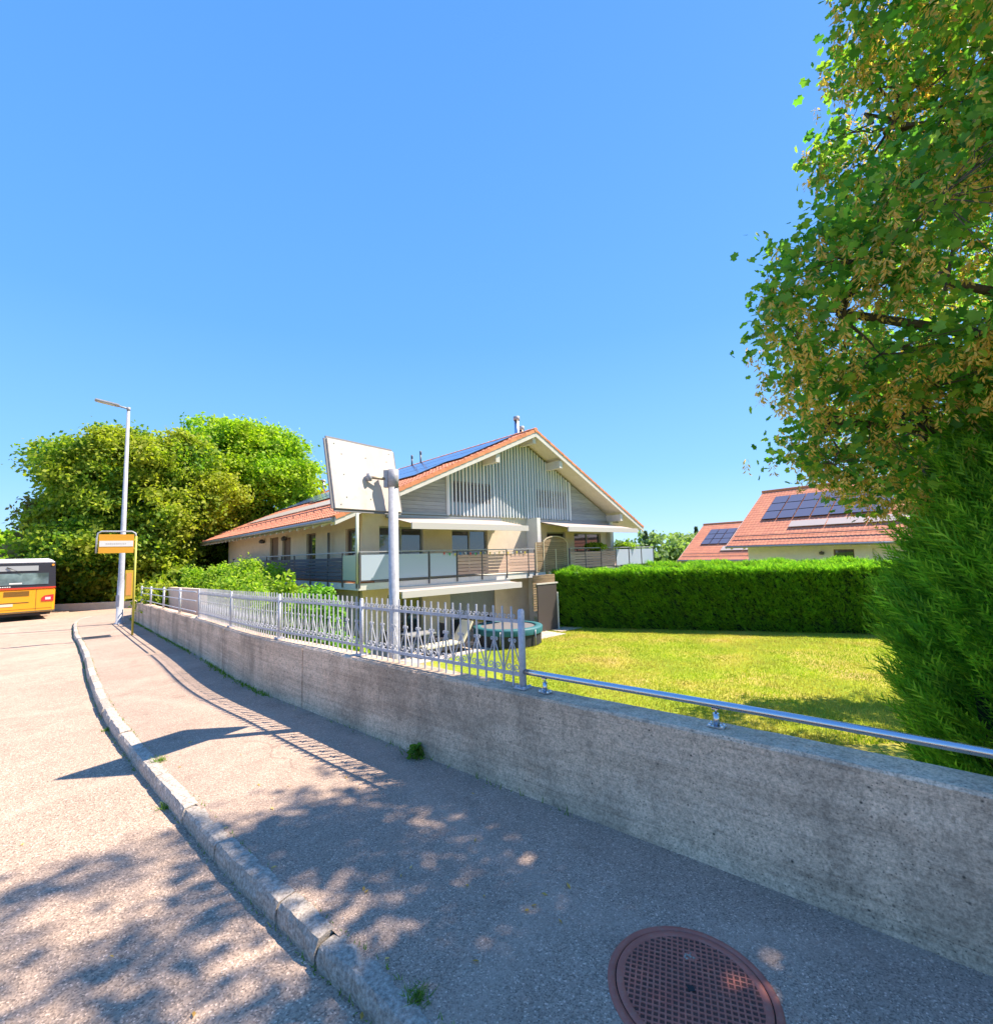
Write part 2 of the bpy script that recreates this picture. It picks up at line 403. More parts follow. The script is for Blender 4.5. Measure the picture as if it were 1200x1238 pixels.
# ------------------------------------------------------------------ ground
WALL = spline([(9.5, -5.2), (4.6, -.58), (1.9, 2.0), (.1, 3.54), (-1.45, 4.87), (-3.5, 6.75), (-5.93, 9.45), (-8.57, 12.3), (-11.7, 15.7), (-13.8, 18.0), (-15.2, 19.9), (-15.6, 21.6)], .15)
KERB = spline([(7.5, -5.9), (2.2, -.42), (-.26, 1.89), (-.67, 2.24), (-1.04, 2.55), (-1.47, 2.9), (-2.03, 3.4), (-2.69, 3.99), (-3.45, 4.68), (-4.6, 5.80), (-6.46, 7.75), (-8.6, 10.1), (-10.8, 12.45), (-13.2, 15.0), (-16.6, 18.9), (-17.6, 20.8), (-17.4, 22.4)], .15)
WT = .22     # wall thickness
WH = .70

def offset(poly, d):
    T = np.gradient(poly, axis=0); T /= np.linalg.norm(T, axis=1)[:, None]
    return poly + np.stack([T[:, 1], -T[:, 0]], 1) * d      # + = to the right of travel (garden side, travel goes away)
KOUT = offset(KERB, -.10)

def side(poly, p):   # signed distance: positive on garden side
    d = poly - p; i = int(np.argmin((d ** 2).sum(1))); i = min(max(i, 1), len(poly) - 2)
    T = poly[i + 1] - poly[i - 1]; q = p - poly[i]
    return (T[1] * q[0] - T[0] * q[1]) / np.hypot(*T)

def sheet(name, A, B, n, zf, mat, kind='structure', zoff=0):
    LA, LB = arc(A), arc(B); N = 140
    mb = MB(); rows = []
    for i in range(N + 1):
        a = at_s(A, LA[-1] * i / N); b = at_s(B, LB[-1] * i / N)
        rows.append([a + (b - a) * k / n for k in range(n + 1)])
    vs = [(p[0], p[1], zf(p[0], p[1]) + zoff) for r in rows for p in r]
    fs = [(i * (n + 1) + k, i * (n + 1) + k + 1, (i + 1) * (n + 1) + k + 1, (i + 1) * (n + 1) + k) for i in range(N) for k in range(n)]
    mb.add(vs, fs, True)
    return mb.build(name, mat, kind=kind)

sheet('pavement', offset(KERB, -.02), offset(WALL, .05), 6, gz, MAT['walk'])

def polar(name, mat, test, zf, radii, a0, a1, na, kind='structure'):
    mb = MB(); vs = []; ang = np.linspace(R_(a0), R_(a1), na + 1)
    P = [[(r * math.cos(a), r * math.sin(a)) for a in ang] for r in radii]
    idx = {}; fs = []
    for i in range(len(radii) - 1):
        for k in range(na):
            cs = [P[i][k], P[i][k + 1], P[i + 1][k + 1], P[i + 1][k]]
            c = (sum(q[0] for q in cs) / 4, sum(q[1] for q in cs) / 4)
            if not test(*c): continue
            f = []
            for key in ((i, k), (i, k + 1), (i + 1, k + 1), (i + 1, k)):
                if key not in idx:
                    q = P[key[0]][key[1]]; idx[key] = len(vs); vs.append((q[0], q[1], zf(*q)))
                f.append(idx[key])
            fs.append(tuple(reversed(f)))
    mb.add(vs, fs, True); return mb.build(name, mat, kind=kind)

def road_test(x, y):
    p = np.array((x, y)); k = side(KERB, p)
    if y < 17: return -7.5 < k < .3
    return side(WALL, p) < .5 and y < 27.5 + .25 * (x + 20) and k > -12
def verge_test(x, y):
    p = np.array((x, y))
    if road_test(x, y): return False
    return side(WALL, p) < -.5 if y < 19 else x < -13.6
rr = [0.] + list(np.geomspace(1.0, 48, 60))
polar('road', MAT['road'], road_test, lambda x, y: gz(x, y) - .1, rr, 60, 330, 240)
polar('verge', MAT['verge'], verge_test, lambda x, y: gz(x, y) - .16, rr + [60, 80, 110], 60, 330, 150)

def terr(x, y):
    lo = -1.62
    d = x * .45 + y * .9 - 24
    lo -= .07 * max(0, d); lo = max(lo, -9)
    k = min(1, max(0, (-x - 8) / 6)) * (1 if y > 0 else 0)
    return lo if x > -8 else min(lo * (1 - k) + k * (gz(x, y) - .35), gz(x, y) - .35)
polar('ground', MAT['lawn'], lambda x, y: True, terr, [0.] + list(np.geomspace(1.5, 3500, 90)), 0, 360, 180)

# lawn blades
n = 150000
q = RNG.random((n, 2)); X = 0 + q[:, 0] * 16; Y = 8.2 + (q[:, 1] ** 1.3) * 13.5
keep = (X > (-.2 + (Y - 8) * .08 - 1.2)); X, Y = X[keep], Y[keep]; n = len(X)
a = RNG.random(n) * 6.28; h = .03 + .045 * RNG.random(n); w = .006 + .008 * RNG.random(n)
tz = np.array([terr(x, y) for x, y in zip(X, Y)])
base = np.stack([X, Y, tz - .004], 1); dx = np.stack([np.cos(a) * w, np.sin(a) * w, 0 * a], 1)
tip = base + np.stack([(RNG.random(n) - .5) * .05, (RNG.random(n) - .5) * .05, h], 1)
o = link('lawn_grass', np_mesh('lawn_grass', np.stack([base - dx, base + dx, tip], 1), 3, MAT['grass']), kind='stuff')
tag(o, 'short sunlit lawn grass between the concrete wall and the clipped hedge', 'grass')

# kerb stones
kerb = thing('kerb', None, None, (0, 0, 0)); kerb['kind'] = 'structure'
LK = arc(KERB)[-1]; s0 = s_of(KERB, (2.2, -.42)); sk = s0
while sk < s_of(KERB, (-17.5, 20.6)):
    ln = random.uniform(.58, .86) if random.random() < .85 else random.uniform(.3, .45)
    g_ = .012 + random.random() * .014
    mb = MB(); ns = max(3, int(ln / .05)); jw = random.uniform(-.008, .008); jz = random.uniform(-.004, .006)
    rows = []
    for i in range(ns + 1):
        s_ = sk + g_ + (ln - g_) * i / ns
        c = at_s(KERB, s_); T = tan_s(KERB, s_); N = np.array([T[1], -T[0]])
        z = gz(*c); j = lambda a: random.uniform(-a, a)
        e = .006 if i in (0, ns) else 0
        near = math.hypot(*c) < 9
        a_ = .005 if near else .003
        prof = [(-.098 + jw + j(a_), -.14), (-.101 + jw + j(a_), -.06 + j(a_)), (-.093 + jw + j(a_), -.018 + j(a_ * .6)), (-.082 + jw + j(a_), .001 + jz - e + j(a_ * .4)), (-.04, .006 + jz - e + j(a_ * .6)), (.0 + jw + j(a_ * 1.6), .004 + jz - e + j(a_ * .6)), (.006, -.03)]
        rows.append([(c[0] + N[0] * d, c[1] + N[1] * d, z + h) for d, h in prof])
    npf = len(prof)
    vs = [p for r in rows for p in r]
    fs = [(i * npf + k, i * npf + k + 1, (i + 1) * npf + k + 1, (i + 1) * npf + k) for i in range(ns) for k in range(npf - 1)]
    fs += [tuple(range(npf)), tuple(ns * npf + k for k in reversed(range(npf)))]
    mb.add(vs, fs); mb.build('kerb_stone', MAT['granite'], kerb)
    sk += ln
# dark joint bed below the stones
mb = MB()
A_, B_ = offset(KERB, -.088), offset(KERB, .012)
for P, Q in ((A_, B_),):
    vs = []
    for a, b in zip(P, Q): vs += [(a[0], a[1], gz(*a) - .035), (b[0], b[1], gz(*b) - .012), (a[0], a[1], gz(*a) - .15)]
    fs = []
    for i in range(len(P) - 1):
        j = 3 * i; fs += [(j, j + 1, j + 4, j + 3), (j + 2, j, j + 3, j + 5)]
    mb.add(vs, fs)
MAT['joint'] = rough_mat('mossy_joint', (.05, .055, .035), (.12, .12, .08), 8, 80, .95, .5)
mb.build('mortar_bed', MAT['joint'], kerb)

# ------------------------------------------------------------------ concrete wall
wall = thing('concrete_wall', 'long low grey concrete retaining wall curving along the pavement', 'wall', (0, 3.6, 0))
cuts = [0] + [s_of(WALL, p) for p in ((-2.3, 5.62), (-4.55, 7.9), (-6.9, 10.5), (-9.6, 13.4), (-12.6, 16.7))] + [arc(WALL)[-1]]
def wz(x, y): return gz(x, y) + WH
for a, b in zip(cuts[:-1], cuts[1:]):
    mb = MB(); ns = max(4, int((b - a) / .12)); rows = []
    for i in range(ns + 1):
        s_ = a + .011 + (b - a - .022) * i / ns; c = at_s(WALL, s_); T = tan_s(WALL, s_); N = np.array([T[1], -T[0]])
        zt = wz(*c); zb = gz(*c); j = lambda q: random.uniform(-q, q)
        prof = [(0, zb - .25), (0 + j(.002), zb + .3), (0 + j(.002), zt - .02 + j(.003)), (.012 + j(.003), zt - .004 + j(.002)), (WT / 2, zt + j(.0015)), (WT - .012, zt - .003 + j(.002)), (WT, zt - .02), (WT, zb - 2.3)]
        rows.append([(c[0] + N[0] * d, c[1] + N[1] * d, h) for d, h in prof])
    npf = len(prof)
    vs = [p for r in rows for p in r]
    fs = [(i * npf + k, i * npf + k + 1, (i + 1) * npf + k + 1, (i + 1) * npf + k) for i in range(ns) for k in range(npf - 1)]
    fs += [tuple(range(npf)), tuple(ns * npf + k for k in reversed(range(npf)))]
    mb.add(vs, fs); mb.build('wall_segment', MAT['concrete'], wall)
# dark joint core
mb = MB(); P, Q = offset(WALL, .02), offset(WALL, WT - .02)
vs = []
for a, b in zip(P, Q): z = wz(*a) - .03; vs += [(a[0], a[1], z - 1), (a[0], a[1], z), (b[0], b[1], z), (b[0], b[1], z - 2.3)]
fs = [(4 * i + k, 4 * i + k + 1, 4 * i + k + 5, 4 * i + k + 4) for i in range(len(P) - 1) for k in range(3)]
mb.add(vs, fs).build('joint_core', M('joint_shadow', (.06, .058, .052), .95), wall)

def wall_pt(s_, d=WT / 2, h=0):
    c = at_s(WALL, s_); T = tan_s(WALL, s_); N = np.array([T[1], -T[0]]); p = c + N * d
    return Vector((p[0], p[1], wz(*c) + h))

# ------------------------------------------------------------------ ornamental fence
fence = thing('ornamental_fence', 'grey wrought iron fence with scrolls standing on the concrete wall', 'fence', tuple(wall_pt(s_of(WALL, (.1, 3.54)))))
WC = offset(WALL, WT / 2)
post_xy = [(.14, 3.66), (-1.42, 4.96), (-2.88, 6.25), (-4.54, 7.98), (-6.36, 9.95)]
ps = [s_of(WALL, p) for p in post_xy]
FP = MAT['fence_paint']
def post_mesh():
    mb = MB(); mb.tube([(0, 0, .0), (0, 0, .565)], .0265, 14); mb.lathe([(.0265, .565), (.022, .578), (.010, .585)], n=14)
    return mb.mesh('post', FP)
def flange_mesh():
    mb = MB(); mb.box(-.05, .05, -.05, .05, .002, .012)
    for sx in (-1, 1):
        for sy in (-1, 1): mb.lathe([(.011, .012), (.011, .022), (.0, .024)], (sx * .036, sy * .036, 0), 6)
    return mb.mesh('base_plate', FP)
pm, fm = post_mesh(), flange_mesh()
def put(name, me, parent, p, rz=0, kind=None, sc_=None):
    o = link(name, me, parent, p, kind); o.rotation_euler = (0, 0, rz)
    if sc_: o.scale = sc_
    return o
mb = MB(); mb.box(-.006, .006, -.006, .006, .004, .60); bar_me = mb.mesh('bar', FP)
def scrollpts(cx, cz, r, a0, turns, sgn, n=9):
    return [(cx + sgn * r * (1 - .72 * i / n) * math.cos(a0 + turns * 6.283 * i / n), 0, cz + r * (1 - .72 * i / n) * math.sin(a0 + turns * 6.283 * i / n)) for i in range(n + 1)]
PITCHB = .0925
# top scroll between bars
mb = MB()
mb.tube(scrollpts(.024, .528, .018, -1.57, 1.15, 1), .0038, 4, False)
mb.tube(scrollpts(-.024, .528, .018, -1.57, 1.15, 1), .0038, 4, False)
top_me = mb.mesh('top_scroll', FP)
# base motif: inverted V with scrolls
mb = MB()
for sg in (-1, 1):
    mb.tube([(sg * .006, 0, .335), (sg * .03, 0, .27), (sg * .075, 0, .155), (sg * (PITCHB - .004), 0, .10)], .0052, 4)
    mb.tube(scrollpts(sg * .022, .345, .015, -1.57, 1.2, sg), .0042, 4, False)
    mb.tube(scrollpts(sg * .037, .142, .030, -1.57, 1.35, -sg, 12), .0045, 4, False)
motif_me = mb.mesh('scroll_motif', FP)
for i, s_ in enumerate(ps):
    T = tan_s(WALL, s_); rz = math.atan2(T[1], T[0]); p = wall_pt(s_, h=.002)
    o = put('post', pm, fence, p, rz, sc_=None if i == 0 else (.78, .78, 1))
    put('base_plate', fm, fence, p, rz)
for a, b in zip(ps[:-1], ps[1:]):
    L = b - a; nb = int(round(L / PITCHB)); mb = MB(); mb2 = MB()
    for k in range(nb):
        s1, s2 = a + L * k / nb, a + L * (k + 1) / nb
        mb.bar(wall_pt(s1, h=.492), wall_pt(s2, h=.492), .012, .026)
        mb2.bar(wall_pt(s1, h=.098), wall_pt(s2, h=.098), .012, .026)
    mb.build('top_rail', FP, fence); mb2.build('bottom_rail', FP, fence)
    for k in range(1, nb):
        s_ = a + L * k / nb; T = tan_s(WALL, s_); rz = math.atan2(T[1], T[0]); p = wall_pt(s_, h=0)
        put('bar', bar_me, fence, p, rz)
        put('top_scroll', top_me, fence, p, rz)
        if k % 2 == 1: put('scroll_motif', motif_me, fence, p, rz)

# plain railing further along
rail2 = thing('tube_railing', 'plain grey railing continuing beyond the scroll fence towards the bus stop', 'railing', tuple(wall_pt(s_of(WALL, (-7.85, 11.4)))))
ps2 = [s_of(WALL, p) for p in ((-6.5, 10.1), (-7.85, 11.5), (-9.4, 13.2), (-11.2, 15.2), (-12.6, 16.8))]
for s_ in ps2[1:]: put('post', pm, rail2, wall_pt(s_, h=.002))
for h in (.10, .33, .52):
    mb = MB(); n = 24
    mb.tube([wall_pt(ps2[0] + (ps2[-1] - ps2[0]) * i / n, h=h) for i in range(n + 1)], .017 if h > .5 else .012, 8)
    mb.build('rail', FP, rail2)

# stainless handrail to the right
hr = thing('handrail', 'low stainless steel tube rail on short brackets along the wall top', 'handrail', tuple(wall_pt(s_of(WALL, (1.2, 2.7)))))
sA, sB = s_of(WALL, (7, -2.9)), ps[0]
mb = MB(); n = 60
mb.tube([wall_pt(sA + (sB - sA) * i / n, h=.125) for i in range(n + 1)], .0212, 16)
mb.build('rail_tube', MAT['stainless'], hr)
for p in ((.30, 3.5), (1.2, 2.72), (2.3, 1.65), (3.5, .5), (4.8, -.8)):
    s_ = s_of(WALL, p) if p[0] > .5 else ps[0] - .2
    T = tan_s(WALL, s_); rz = math.atan2(T[1], T[0])
    mb = MB(); mb.tube([(0, 0, .008), (0, 0, .075)], .0165, 12); mb.tube([(0, 0, .075), (0, 0, .107)], .006, 8)
    mb.box(-.018, .018, -.02, .02, .1, .106)
    br = put('bracket', mb.mesh('bracket', MAT['stainless']), hr, wall_pt(s_, h=.0), rz)
    mb = MB(); mb.box(-.045, .045, -.03, .03, .002, .009)
    put('bracket_plate', mb.mesh('bracket_plate', MAT['stainless']), br, wall_pt(s_), 0)
    mb = MB()
    for sx in (-1, 1):
        for sy in (-1, 1): mb.lathe([(.009, .009), (.009, .019), (.004, .023), (0, .023)], (sx * .033, sy * .019, 0), 6)
    put('bolt_heads', mb.mesh('bolt_heads', MAT['stainless']), br, wall_pt(s_), 0)

# ------------------------------------------------------------------ traffic mirror seen from behind
pc = Vector((-1.125, 5.13, 0))
mir = thing('traffic_mirror', 'rectangular pale board of a traffic mirror seen from behind on grey pole', 'traffic mirror', (pc.x, pc.y, -1.6))
mb = MB(); mb.tube([(pc.x, pc.y, -1.6), (pc.x - .002, pc.y, 2.56)], .053, 20); mb.build('pole', MAT['lamp_paint'], mir)
mb = MB(); mb.tube([(pc.x, pc.y, 2.47), (pc.x, pc.y, 2.665)], .060, 20); mb.box(pc.x - .1, pc.x - .055, pc.y - .03, pc.y + .03, 2.47, 2.66)
clampo = mb.build('clamp', MAT['steel_grey'], mir)
az, ti, ro = R_(32.46), R_(9.11), R_(1.0)
e = Vector((math.sin(az), math.cos(az), 0)); nrm = Vector((math.cos(az), -math.sin(az), 0))
v = Vector((0, 0, 1)) * math.cos(ti) - nrm * math.sin(ti)
e, v = e * math.cos(ro) + v * math.sin(ro), v * math.cos(ro) - e * math.sin(ro)
nb_ = e.cross(v)  # points towards viewer-right
tl = Vector((-1.68, 4.64, 2.92)); bc = tl + e * .46 - v * .365
MAT['board'] = M('weathered_board', rough=.6); t = NT(MAT['board'])
c = t.ramp(t.noise(3.5, t.pos((1, 1, .25)), 5, .6), [(.3, (.50, .43, .38)), (.6, (.62, .555, .50))])
c = t.mix(t.ramp(t.vor(9), [(.03, t.g(.6)), (.07, t.g(0))]), c, (.35, .28, .24)); 
c = t.mix(t.ramp(t.noise(8, detail=6, rough=.7), [(.55, t.g(0)), (.75, t.g(.5))]), c, (.34, .29, .25)); t.color(c)
mb = MB(); P = [bc + e * a * .46 + v * b * .365 for a, b in ((-1, -1), (1, -1), (1, 1), (-1, 1))]
mb.hexa([p - nb_ * .045 for p in P] + [p for p in P]); bd = mb.build('board', MAT['board'], mir, bevel=.004)
mb = MB()
P = [bc + e * a * .46 + v * b * .365 for a, b in ((-1, -1), (1, -1), (1, 1), (-1, 1))]
for i in range(4): mb.bar(P[i] - nb_ * .022, P[(i + 1) % 4] - nb_ * .022, .055, .014, nb_)
mb.build('board_rim', M('board_edge_grey', (.17, .17, .18), .6), mir)
mb = MB(); P = [bc - nb_ * .05 + e * a * .44 + v * b * .345 for a, b in ((-1, -1), (1, -1), (1, 1), (-1, 1))]
mb.hexa([p - nb_ * .004 for p in P] + P); mb.build('mirror_glass', M('mirror_glass', (.8, .82, .84), .03, 1), mir)
for a_, b_ in [(x_, y_) for x_ in (-.30, .02, .33) for y_ in (-.24, .0, .22)] + [(-.38, .32), (.38, .32), (-.38, -.32), (.38, -.32)]:
    q_ = bc + e * a_ + v * b_; mb = MB(); mb.tube([q_ - nb_ * .002, q_ + nb_ * .004], .008, 6); mb.build('rivet', MAT['gutter'], mir)
jp = Vector(((bc + nb_ * .04).x, (bc + nb_ * .04).y, 2.565))
mb = MB(); mb.tube([(pc.x - .07, pc.y, 2.565), jp], .017, 10)
mb.build('arm', M('rusty_arm', (.42, .33, .24), .6, .4), mir)
mb = MB(); mb.tube([jp + Vector((0, 0, -.04)), jp + Vector((0, 0, .04))], .028, 10); mb.tube([jp, jp - nb_ * .05], .03, 10)
mb.build('ball_joint', MAT['steel_grey'], mir)

# ------------------------------------------------------------------ manhole cover
MH = Vector((.70, 1.985, 0))
mh = thing('manhole_cover', 'round rust red cast iron manhole cover with a fine square grid', 'manhole cover', tuple(MH))
iron = M('rusty_cast_iron', rough=.65, spec=.45, metal=.25); t = NT(iron)
c = t.ramp(t.noise(5, detail=5), [(.3, (.38, .12, .085)), (.7, (.52, .18, .125))])
c = t.mix(t.ramp(t.noise(40, detail=4, rough=.7), [(.5, t.g(0)), (.7, t.g(.5))]), c, (.38, .22, .16)); t.color(c); t.bump(t.noise(120, detail=3), .4, .002)
iron2 = rough_mat('iron_recess', (.10, .05, .038), (.16, .08, .06), 12, 100, .8, .4)
def fix(mb_, nm, mt, par):      # meshes drawn round the origin, set down at the cover's centre
    mb_.v = [(x * .93, y * .93, z) for x, y, z in mb_.v]
    me = mb_.mesh(nm, mt); return link(nm, me, par, MH)
mb = MB(); mb.lathe([(.338, -.01), (.338, .005), (.332, .008), (.307, .008), (.306, -.006)], n=72); fix(mb, 'frame_ring', iron, mh)
mb = MB(); mb.lathe([(.309, .0035), (.0, .0035)], n=72); fix(mb, 'ring_gap', M('gap_shade', (.02, .018, .016), .95), mh)  # near-black disc painted as the shade in the slot round the lid
mb = MB(); mb.lathe([(.301, .0), (.301, .0075), (.297, .009), (.272, .009), (.268, .006), (.0, .006)], n=72); fix(mb, 'lid', iron2, mh)
mb = MB(); mb.lathe([(.3015, .0), (.3015, .008), (.2975, .0098), (.272, .0098), (.2685, .0055)], n=72)
rim = fix(mb, 'lid_rim', iron, mh)
mb = MB(); ga = R_(-20)
ca, sa = math.cos(ga), math.sin(ga); pitch = .0245; rr_ = .2705
for k in range(-11, 12):
    d = k * pitch
    if abs(d) >= rr_: continue
    hl = math.sqrt(rr_ ** 2 - d ** 2)
    for ax in (0, 1):
        z1 = .0094 if ax == 0 else .0097
        p = [(-hl, d - .0042, .005), (hl, d - .0042, .005), (hl, d + .0042, .005), (-hl, d + .0042, .005)]
        q = [(-hl, d - .003, z1), (hl, d - .003, z1), (hl, d + .003, z1), (-hl, d + .003, z1)]
        pp = p + q
        if ax: pp = [(-y, x, z) for x, y, z in pp]
        mb.hexa([(x * ca - y * sa, x * sa + y * ca, z) for x, y, z in pp])
ribs = fix(mb, 'rib_grid', iron, mh)
mb = MB(); mb.box(-.014, .014, -.014, .014, .0098, .0104); fix(mb, 'lifting_hole', MAT['black'], mh)
mb = MB(); mb.box(-.030, .030, -.020, .020, .0062, .0102, lambda x, y, z: (x + .06, y + .155, z)); fix(mb, 'cast_plug', iron, mh)

# pavement drain grate far along the pavement
dg = Vector((-11.0, 13.1, gz(-11, 13.1)))
dr = thing('drain_grate', 'small dark square drain grate set in the far pavement', 'drain grate', tuple(dg))
th = R_(42); T_ = lambda x, y, z: (dg.x + x * math.cos(th) - y * math.sin(th), dg.y + x * math.sin(th) + y * math.cos(th), dg.z + z)
mb = MB()
for (a, b, c, d) in ((-.3, .3, -.3, -.26), (-.3, .3, .26, .3), (-.3, -.26, -.26, .26), (.26, .3, -.26, .26)): mb.box(a, b, c, d, -.01, .012, T_)
mb.build('grate_frame', MAT['dark_steel'], dr)
mb = MB(); mb.box(-.26, .26, -.26, .26, -.01, .005, T_); mb.build('sump', MAT['black'], dr)
mb = MB()
for k in range(8): mb.box(-.26, .26, -.235 + k * .065, -.21 + k * .065, .004, .011, T_)
mb.build('grate_bars', MAT['dark_steel'], dr)

# ------------------------------------------------------------------ street lamps
def street_lamp(x, y, h, label, r=.075, arm=1.1, group=None):
    z0 = gz(x, y)
    t_ = thing('street_lamp', label, 'street lamp', (x, y, z0), group)
    lean = .0
    mb = MB(); mb.tube([(x, y, z0 - .05), (x, y, z0 + .05), (x, y, z0 + .052), (x, y, z0 + 1.5), (x, y, z0 + 1.55), (x + lean, y, z0 + h)], [r * 1.5, r * 1.5, r * 1.1, r * 1.05, r * .95, r * .5], 16); mb.build('post', MAT['lamp_paint'], t_)
    d = Vector((-.74, -.67, 0)) if arm > .9 else Vector((-.7, .7, 0))
    p = Vector((x + lean, y, z0 + h))
    mb = MB(); mb.tube([p, p + Vector((0, 0, .12))], r * .6, 12); mb.tube([p + Vector((0, 0, .07)), p + d * arm * .35 + Vector((0, 0, .12))], r * .35, 8); mb.build('bracket', MAT['steel_grey'], t_)
    a, b = p + d * arm * .28 + Vector((0, 0, .13)), p + d * arm + Vector((0, 0, .22))
    mb = MB(); mb.bar(a, b, .26, .07); mb.build('lamp_head', MAT['steel_grey'], t_, bevel=.02)
    mb = MB(); mb.bar(a + (b - a) * .2 - Vector((0, 0, .04)), b - (b - a) * .12 - Vector((0, 0, .04)), .2, .01); mb.build('lens', M('lamp_lens', (.7, .7, .66), .2), t_)
    mb = MB(); q = d.cross(Vector((0, 0, 1))) * 0
    mb.box(x - .06, x + .06, y - r * 1.29, y - r * 1.2, z0 + .6, z0 + 1.0); mb.build('service_door', MAT['steel_grey'], t_)
    return t_
street_lamp(-13.3, 16.75, 7.65, 'tall grey tapered street lamp standing beside the yellow bus stop sign', .095, .95)
street_lamp(-27.5, 30.0, 5.3, 'thin grey lamp post in front of the dark trees behind the bus', .045, .7)

# ------------------------------------------------------------------ bus stop sign
bp = Vector((-10.2, 13.32, gz(-10.2, 13.3)))
bs = thing('bus_stop_sign', 'orange bus stop sign with white band on a thin yellow post', 'bus stop sign', tuple(bp))
yel = M('yellow_paint', (.62, .42, .03), .5); org = M('orange_enamel', (.78, .36, .02), .45); whi = M('white_enamel', (.78, .76, .70), .45)
mb = MB(); mb.tube([bp, bp + Vector((0, 0, 2.75))], .028, 10); mb.build('post', M('post_yellow_green', (.45, .42, .06), .5), bs)
sdir = Vector((-.84, -.54, 0)); 
def SP(a, d, z):
    n_ = Vector((-.54, .84, 0)); return bp + sdir * a + n_ * d + Vector((0, 0, z))
mb = MB(); mb.tube([SP(0, 0, 2.7), SP(.02, 0, 2.83), SP(.1, 0, 2.88), SP(.76, 0, 2.88), SP(.84, 0, 2.83), SP(.86, 0, 2.7), SP(.86, 0, 2.28)], .022, 8); mb.build('sign_hoop', MAT['lamp_paint'], bs)
mb = MB(); mb.box(.045, .815, -.02, .02, 2.28, 2.80, SP); sp_ = mb.build('sign_plate', org, bs)
mb = MB(); mb.box(.06, .80, -.026, -.021, 2.46, 2.62, SP); mb.build('name_strip', whi, bs)
mb = MB()
xx = .22
while xx < .64:
    w_ = random.uniform(.02, .045); mb.box(xx, xx + w_, -.0285, -.0265, 2.525, 2.555, SP); xx += w_ + .014
mb.build('faded_lettering', M('pale_grey_print', (.55, .5, .45), .6), bs)
mb = MB(); mb.box(.03, .21, -.03, .03, 1.00, 1.80, SP); tb = mb.build('timetable_case', yel, bs, bevel=.01)
mb = MB(); mb.box(.06, .18, -.036, -.031, 1.10, 1.72, SP); mb.build('timetable_sheet', M('timetable_orange', (.75, .33, .08), .4), bs)

# ------------------------------------------------------------------ bus
RC = Vector((-20.35, 21.85, gz(-20.3, 21.8) - .06))
bh = Vector((-.72, .694, 0)).normalized(); bl = Vector((-.694, -.72, 0))   # heading, leftwards along the rear
BZ = .93
def BP(a, d, z): return RC + bl * a + bh * d + Vector((0, 0, z * BZ))   # a across from right rear corner, d forward
bus = thing('bus', 'yellow bus with red stripe and white roof seen from the rear', 'bus', tuple(RC + bl * 1.25))
bus_y = M('bus_yellow', (.82, .36, .008), .3, 0, .6); bus_r = M('bus_red', (.60, .045, .02), .35); bus_w = M('bus_roof_white', (.78, .77, .80), .35); bus_k = M('bus_black', (.03, .03, .04), .25)
mb = MB(); mb.box(0, 2.5, 0, 11.5, .32, 1.46, BP); mb.build('lower_body', bus_y, bus, bevel=.07, seg=3)
mb = MB(); mb.box(-.004, 2.504, -.006, 11.5, 1.455, 1.525, BP); mb.build('stripe', bus_r, bus)
mb = MB(); mb.prism([(0.0, 1.52), (2.5, 1.52), (2.46, 2.68), (.04, 2.68)], lambda a, d, z: BP(a, d, z), .01, 11.49); mb.build('window_band', bus_k, bus)
mb = MB(); mb.prism([(.03, 2.66), (2.47, 2.66), (2.40, 2.80), (2.2, 2.9), (.3, 2.9), (.10, 2.80)], lambda a, d, z: BP(a, d, z), .0, 11.5); mb.build('roof', bus_w, bus, bevel=.05, seg=3)
mb = MB(); mb.box(.25, 2.25, -.012, .0, 1.66, 2.2, BP)
bg_ = M('bus_rear_glass', (.10, .16, .19), .08, .2, .9); t = NT(bg_); t.color(t.ramp(t.noise(1.6, detail=3), [(.35, (.05, .08, .10)), (.65, (.22, .32, .36))])); mb.build('rear_window', bg_, bus)  # pale blotches paint reflections into the rear glass colour
mb = MB(); mb.box(.6, 2.2, -.014, .0, 2.32, 2.56, BP); mb.build('destination_display', M('display_grey', (.36, .38, .38), .3), bus)
mb = MB(); mb.bar(BP(1.6, -.03, 2.5), BP(1.45, -.05, 2.42), .03, .03); mb.bar(BP(1.45, -.05, 2.42), BP(1.1, -.04, 2.2), .015, .015); mb.build('wiper', MAT['black'], bus)
for a in (.05, 2.05):
    mb = MB(); mb.prism([(a, .82), (a + .40, .82), (a + .40, 1.0), (a + .3, 1.1), (a, 1.14)] if a < 1 else [(a, .82), (a + .4, .82), (a + .4, 1.14), (a + .1, 1.1), (a, 1.0)], lambda q, d, z: BP(q, d, z), -.02, .05)
    tl_ = mb.build('tail_light', M('tail_red', (.55, .02, .02), .2, 0, .8), bus)
    mb = MB(); mb.box(a + .1 if a < 1 else a + .12, a + .28, -.028, -.019, .90, 1.02, BP); mb.build('reversing_lens', M('lens_white', (.75, .6, .58), .2), tl_)
mb = MB(); mb.box(-.004, 2.504, -.03, .02, .34, .40, BP); mb.build('bumper_edge', M('bumper_grey', (.12, .10, .05), .5), bus)
mb = MB(); mb.box(1.35, 2.05, -.014, .0, .66, .78, BP); mb.build('number_plate', M('plate', (.70, .62, .45), .4), bus)
mb = MB(); mb.box(.85, 2.15, -.010, .0, .80, .83, BP); mb.build('engine_hatch_gap', MAT['black'], bus)
mb = MB()
for k in range(5): mb.box(1.45 + k * .07, 1.5 + k * .07, -.016, -.012, 1.56, 1.60, BP)
mb.build('small_badge', whi, bus)
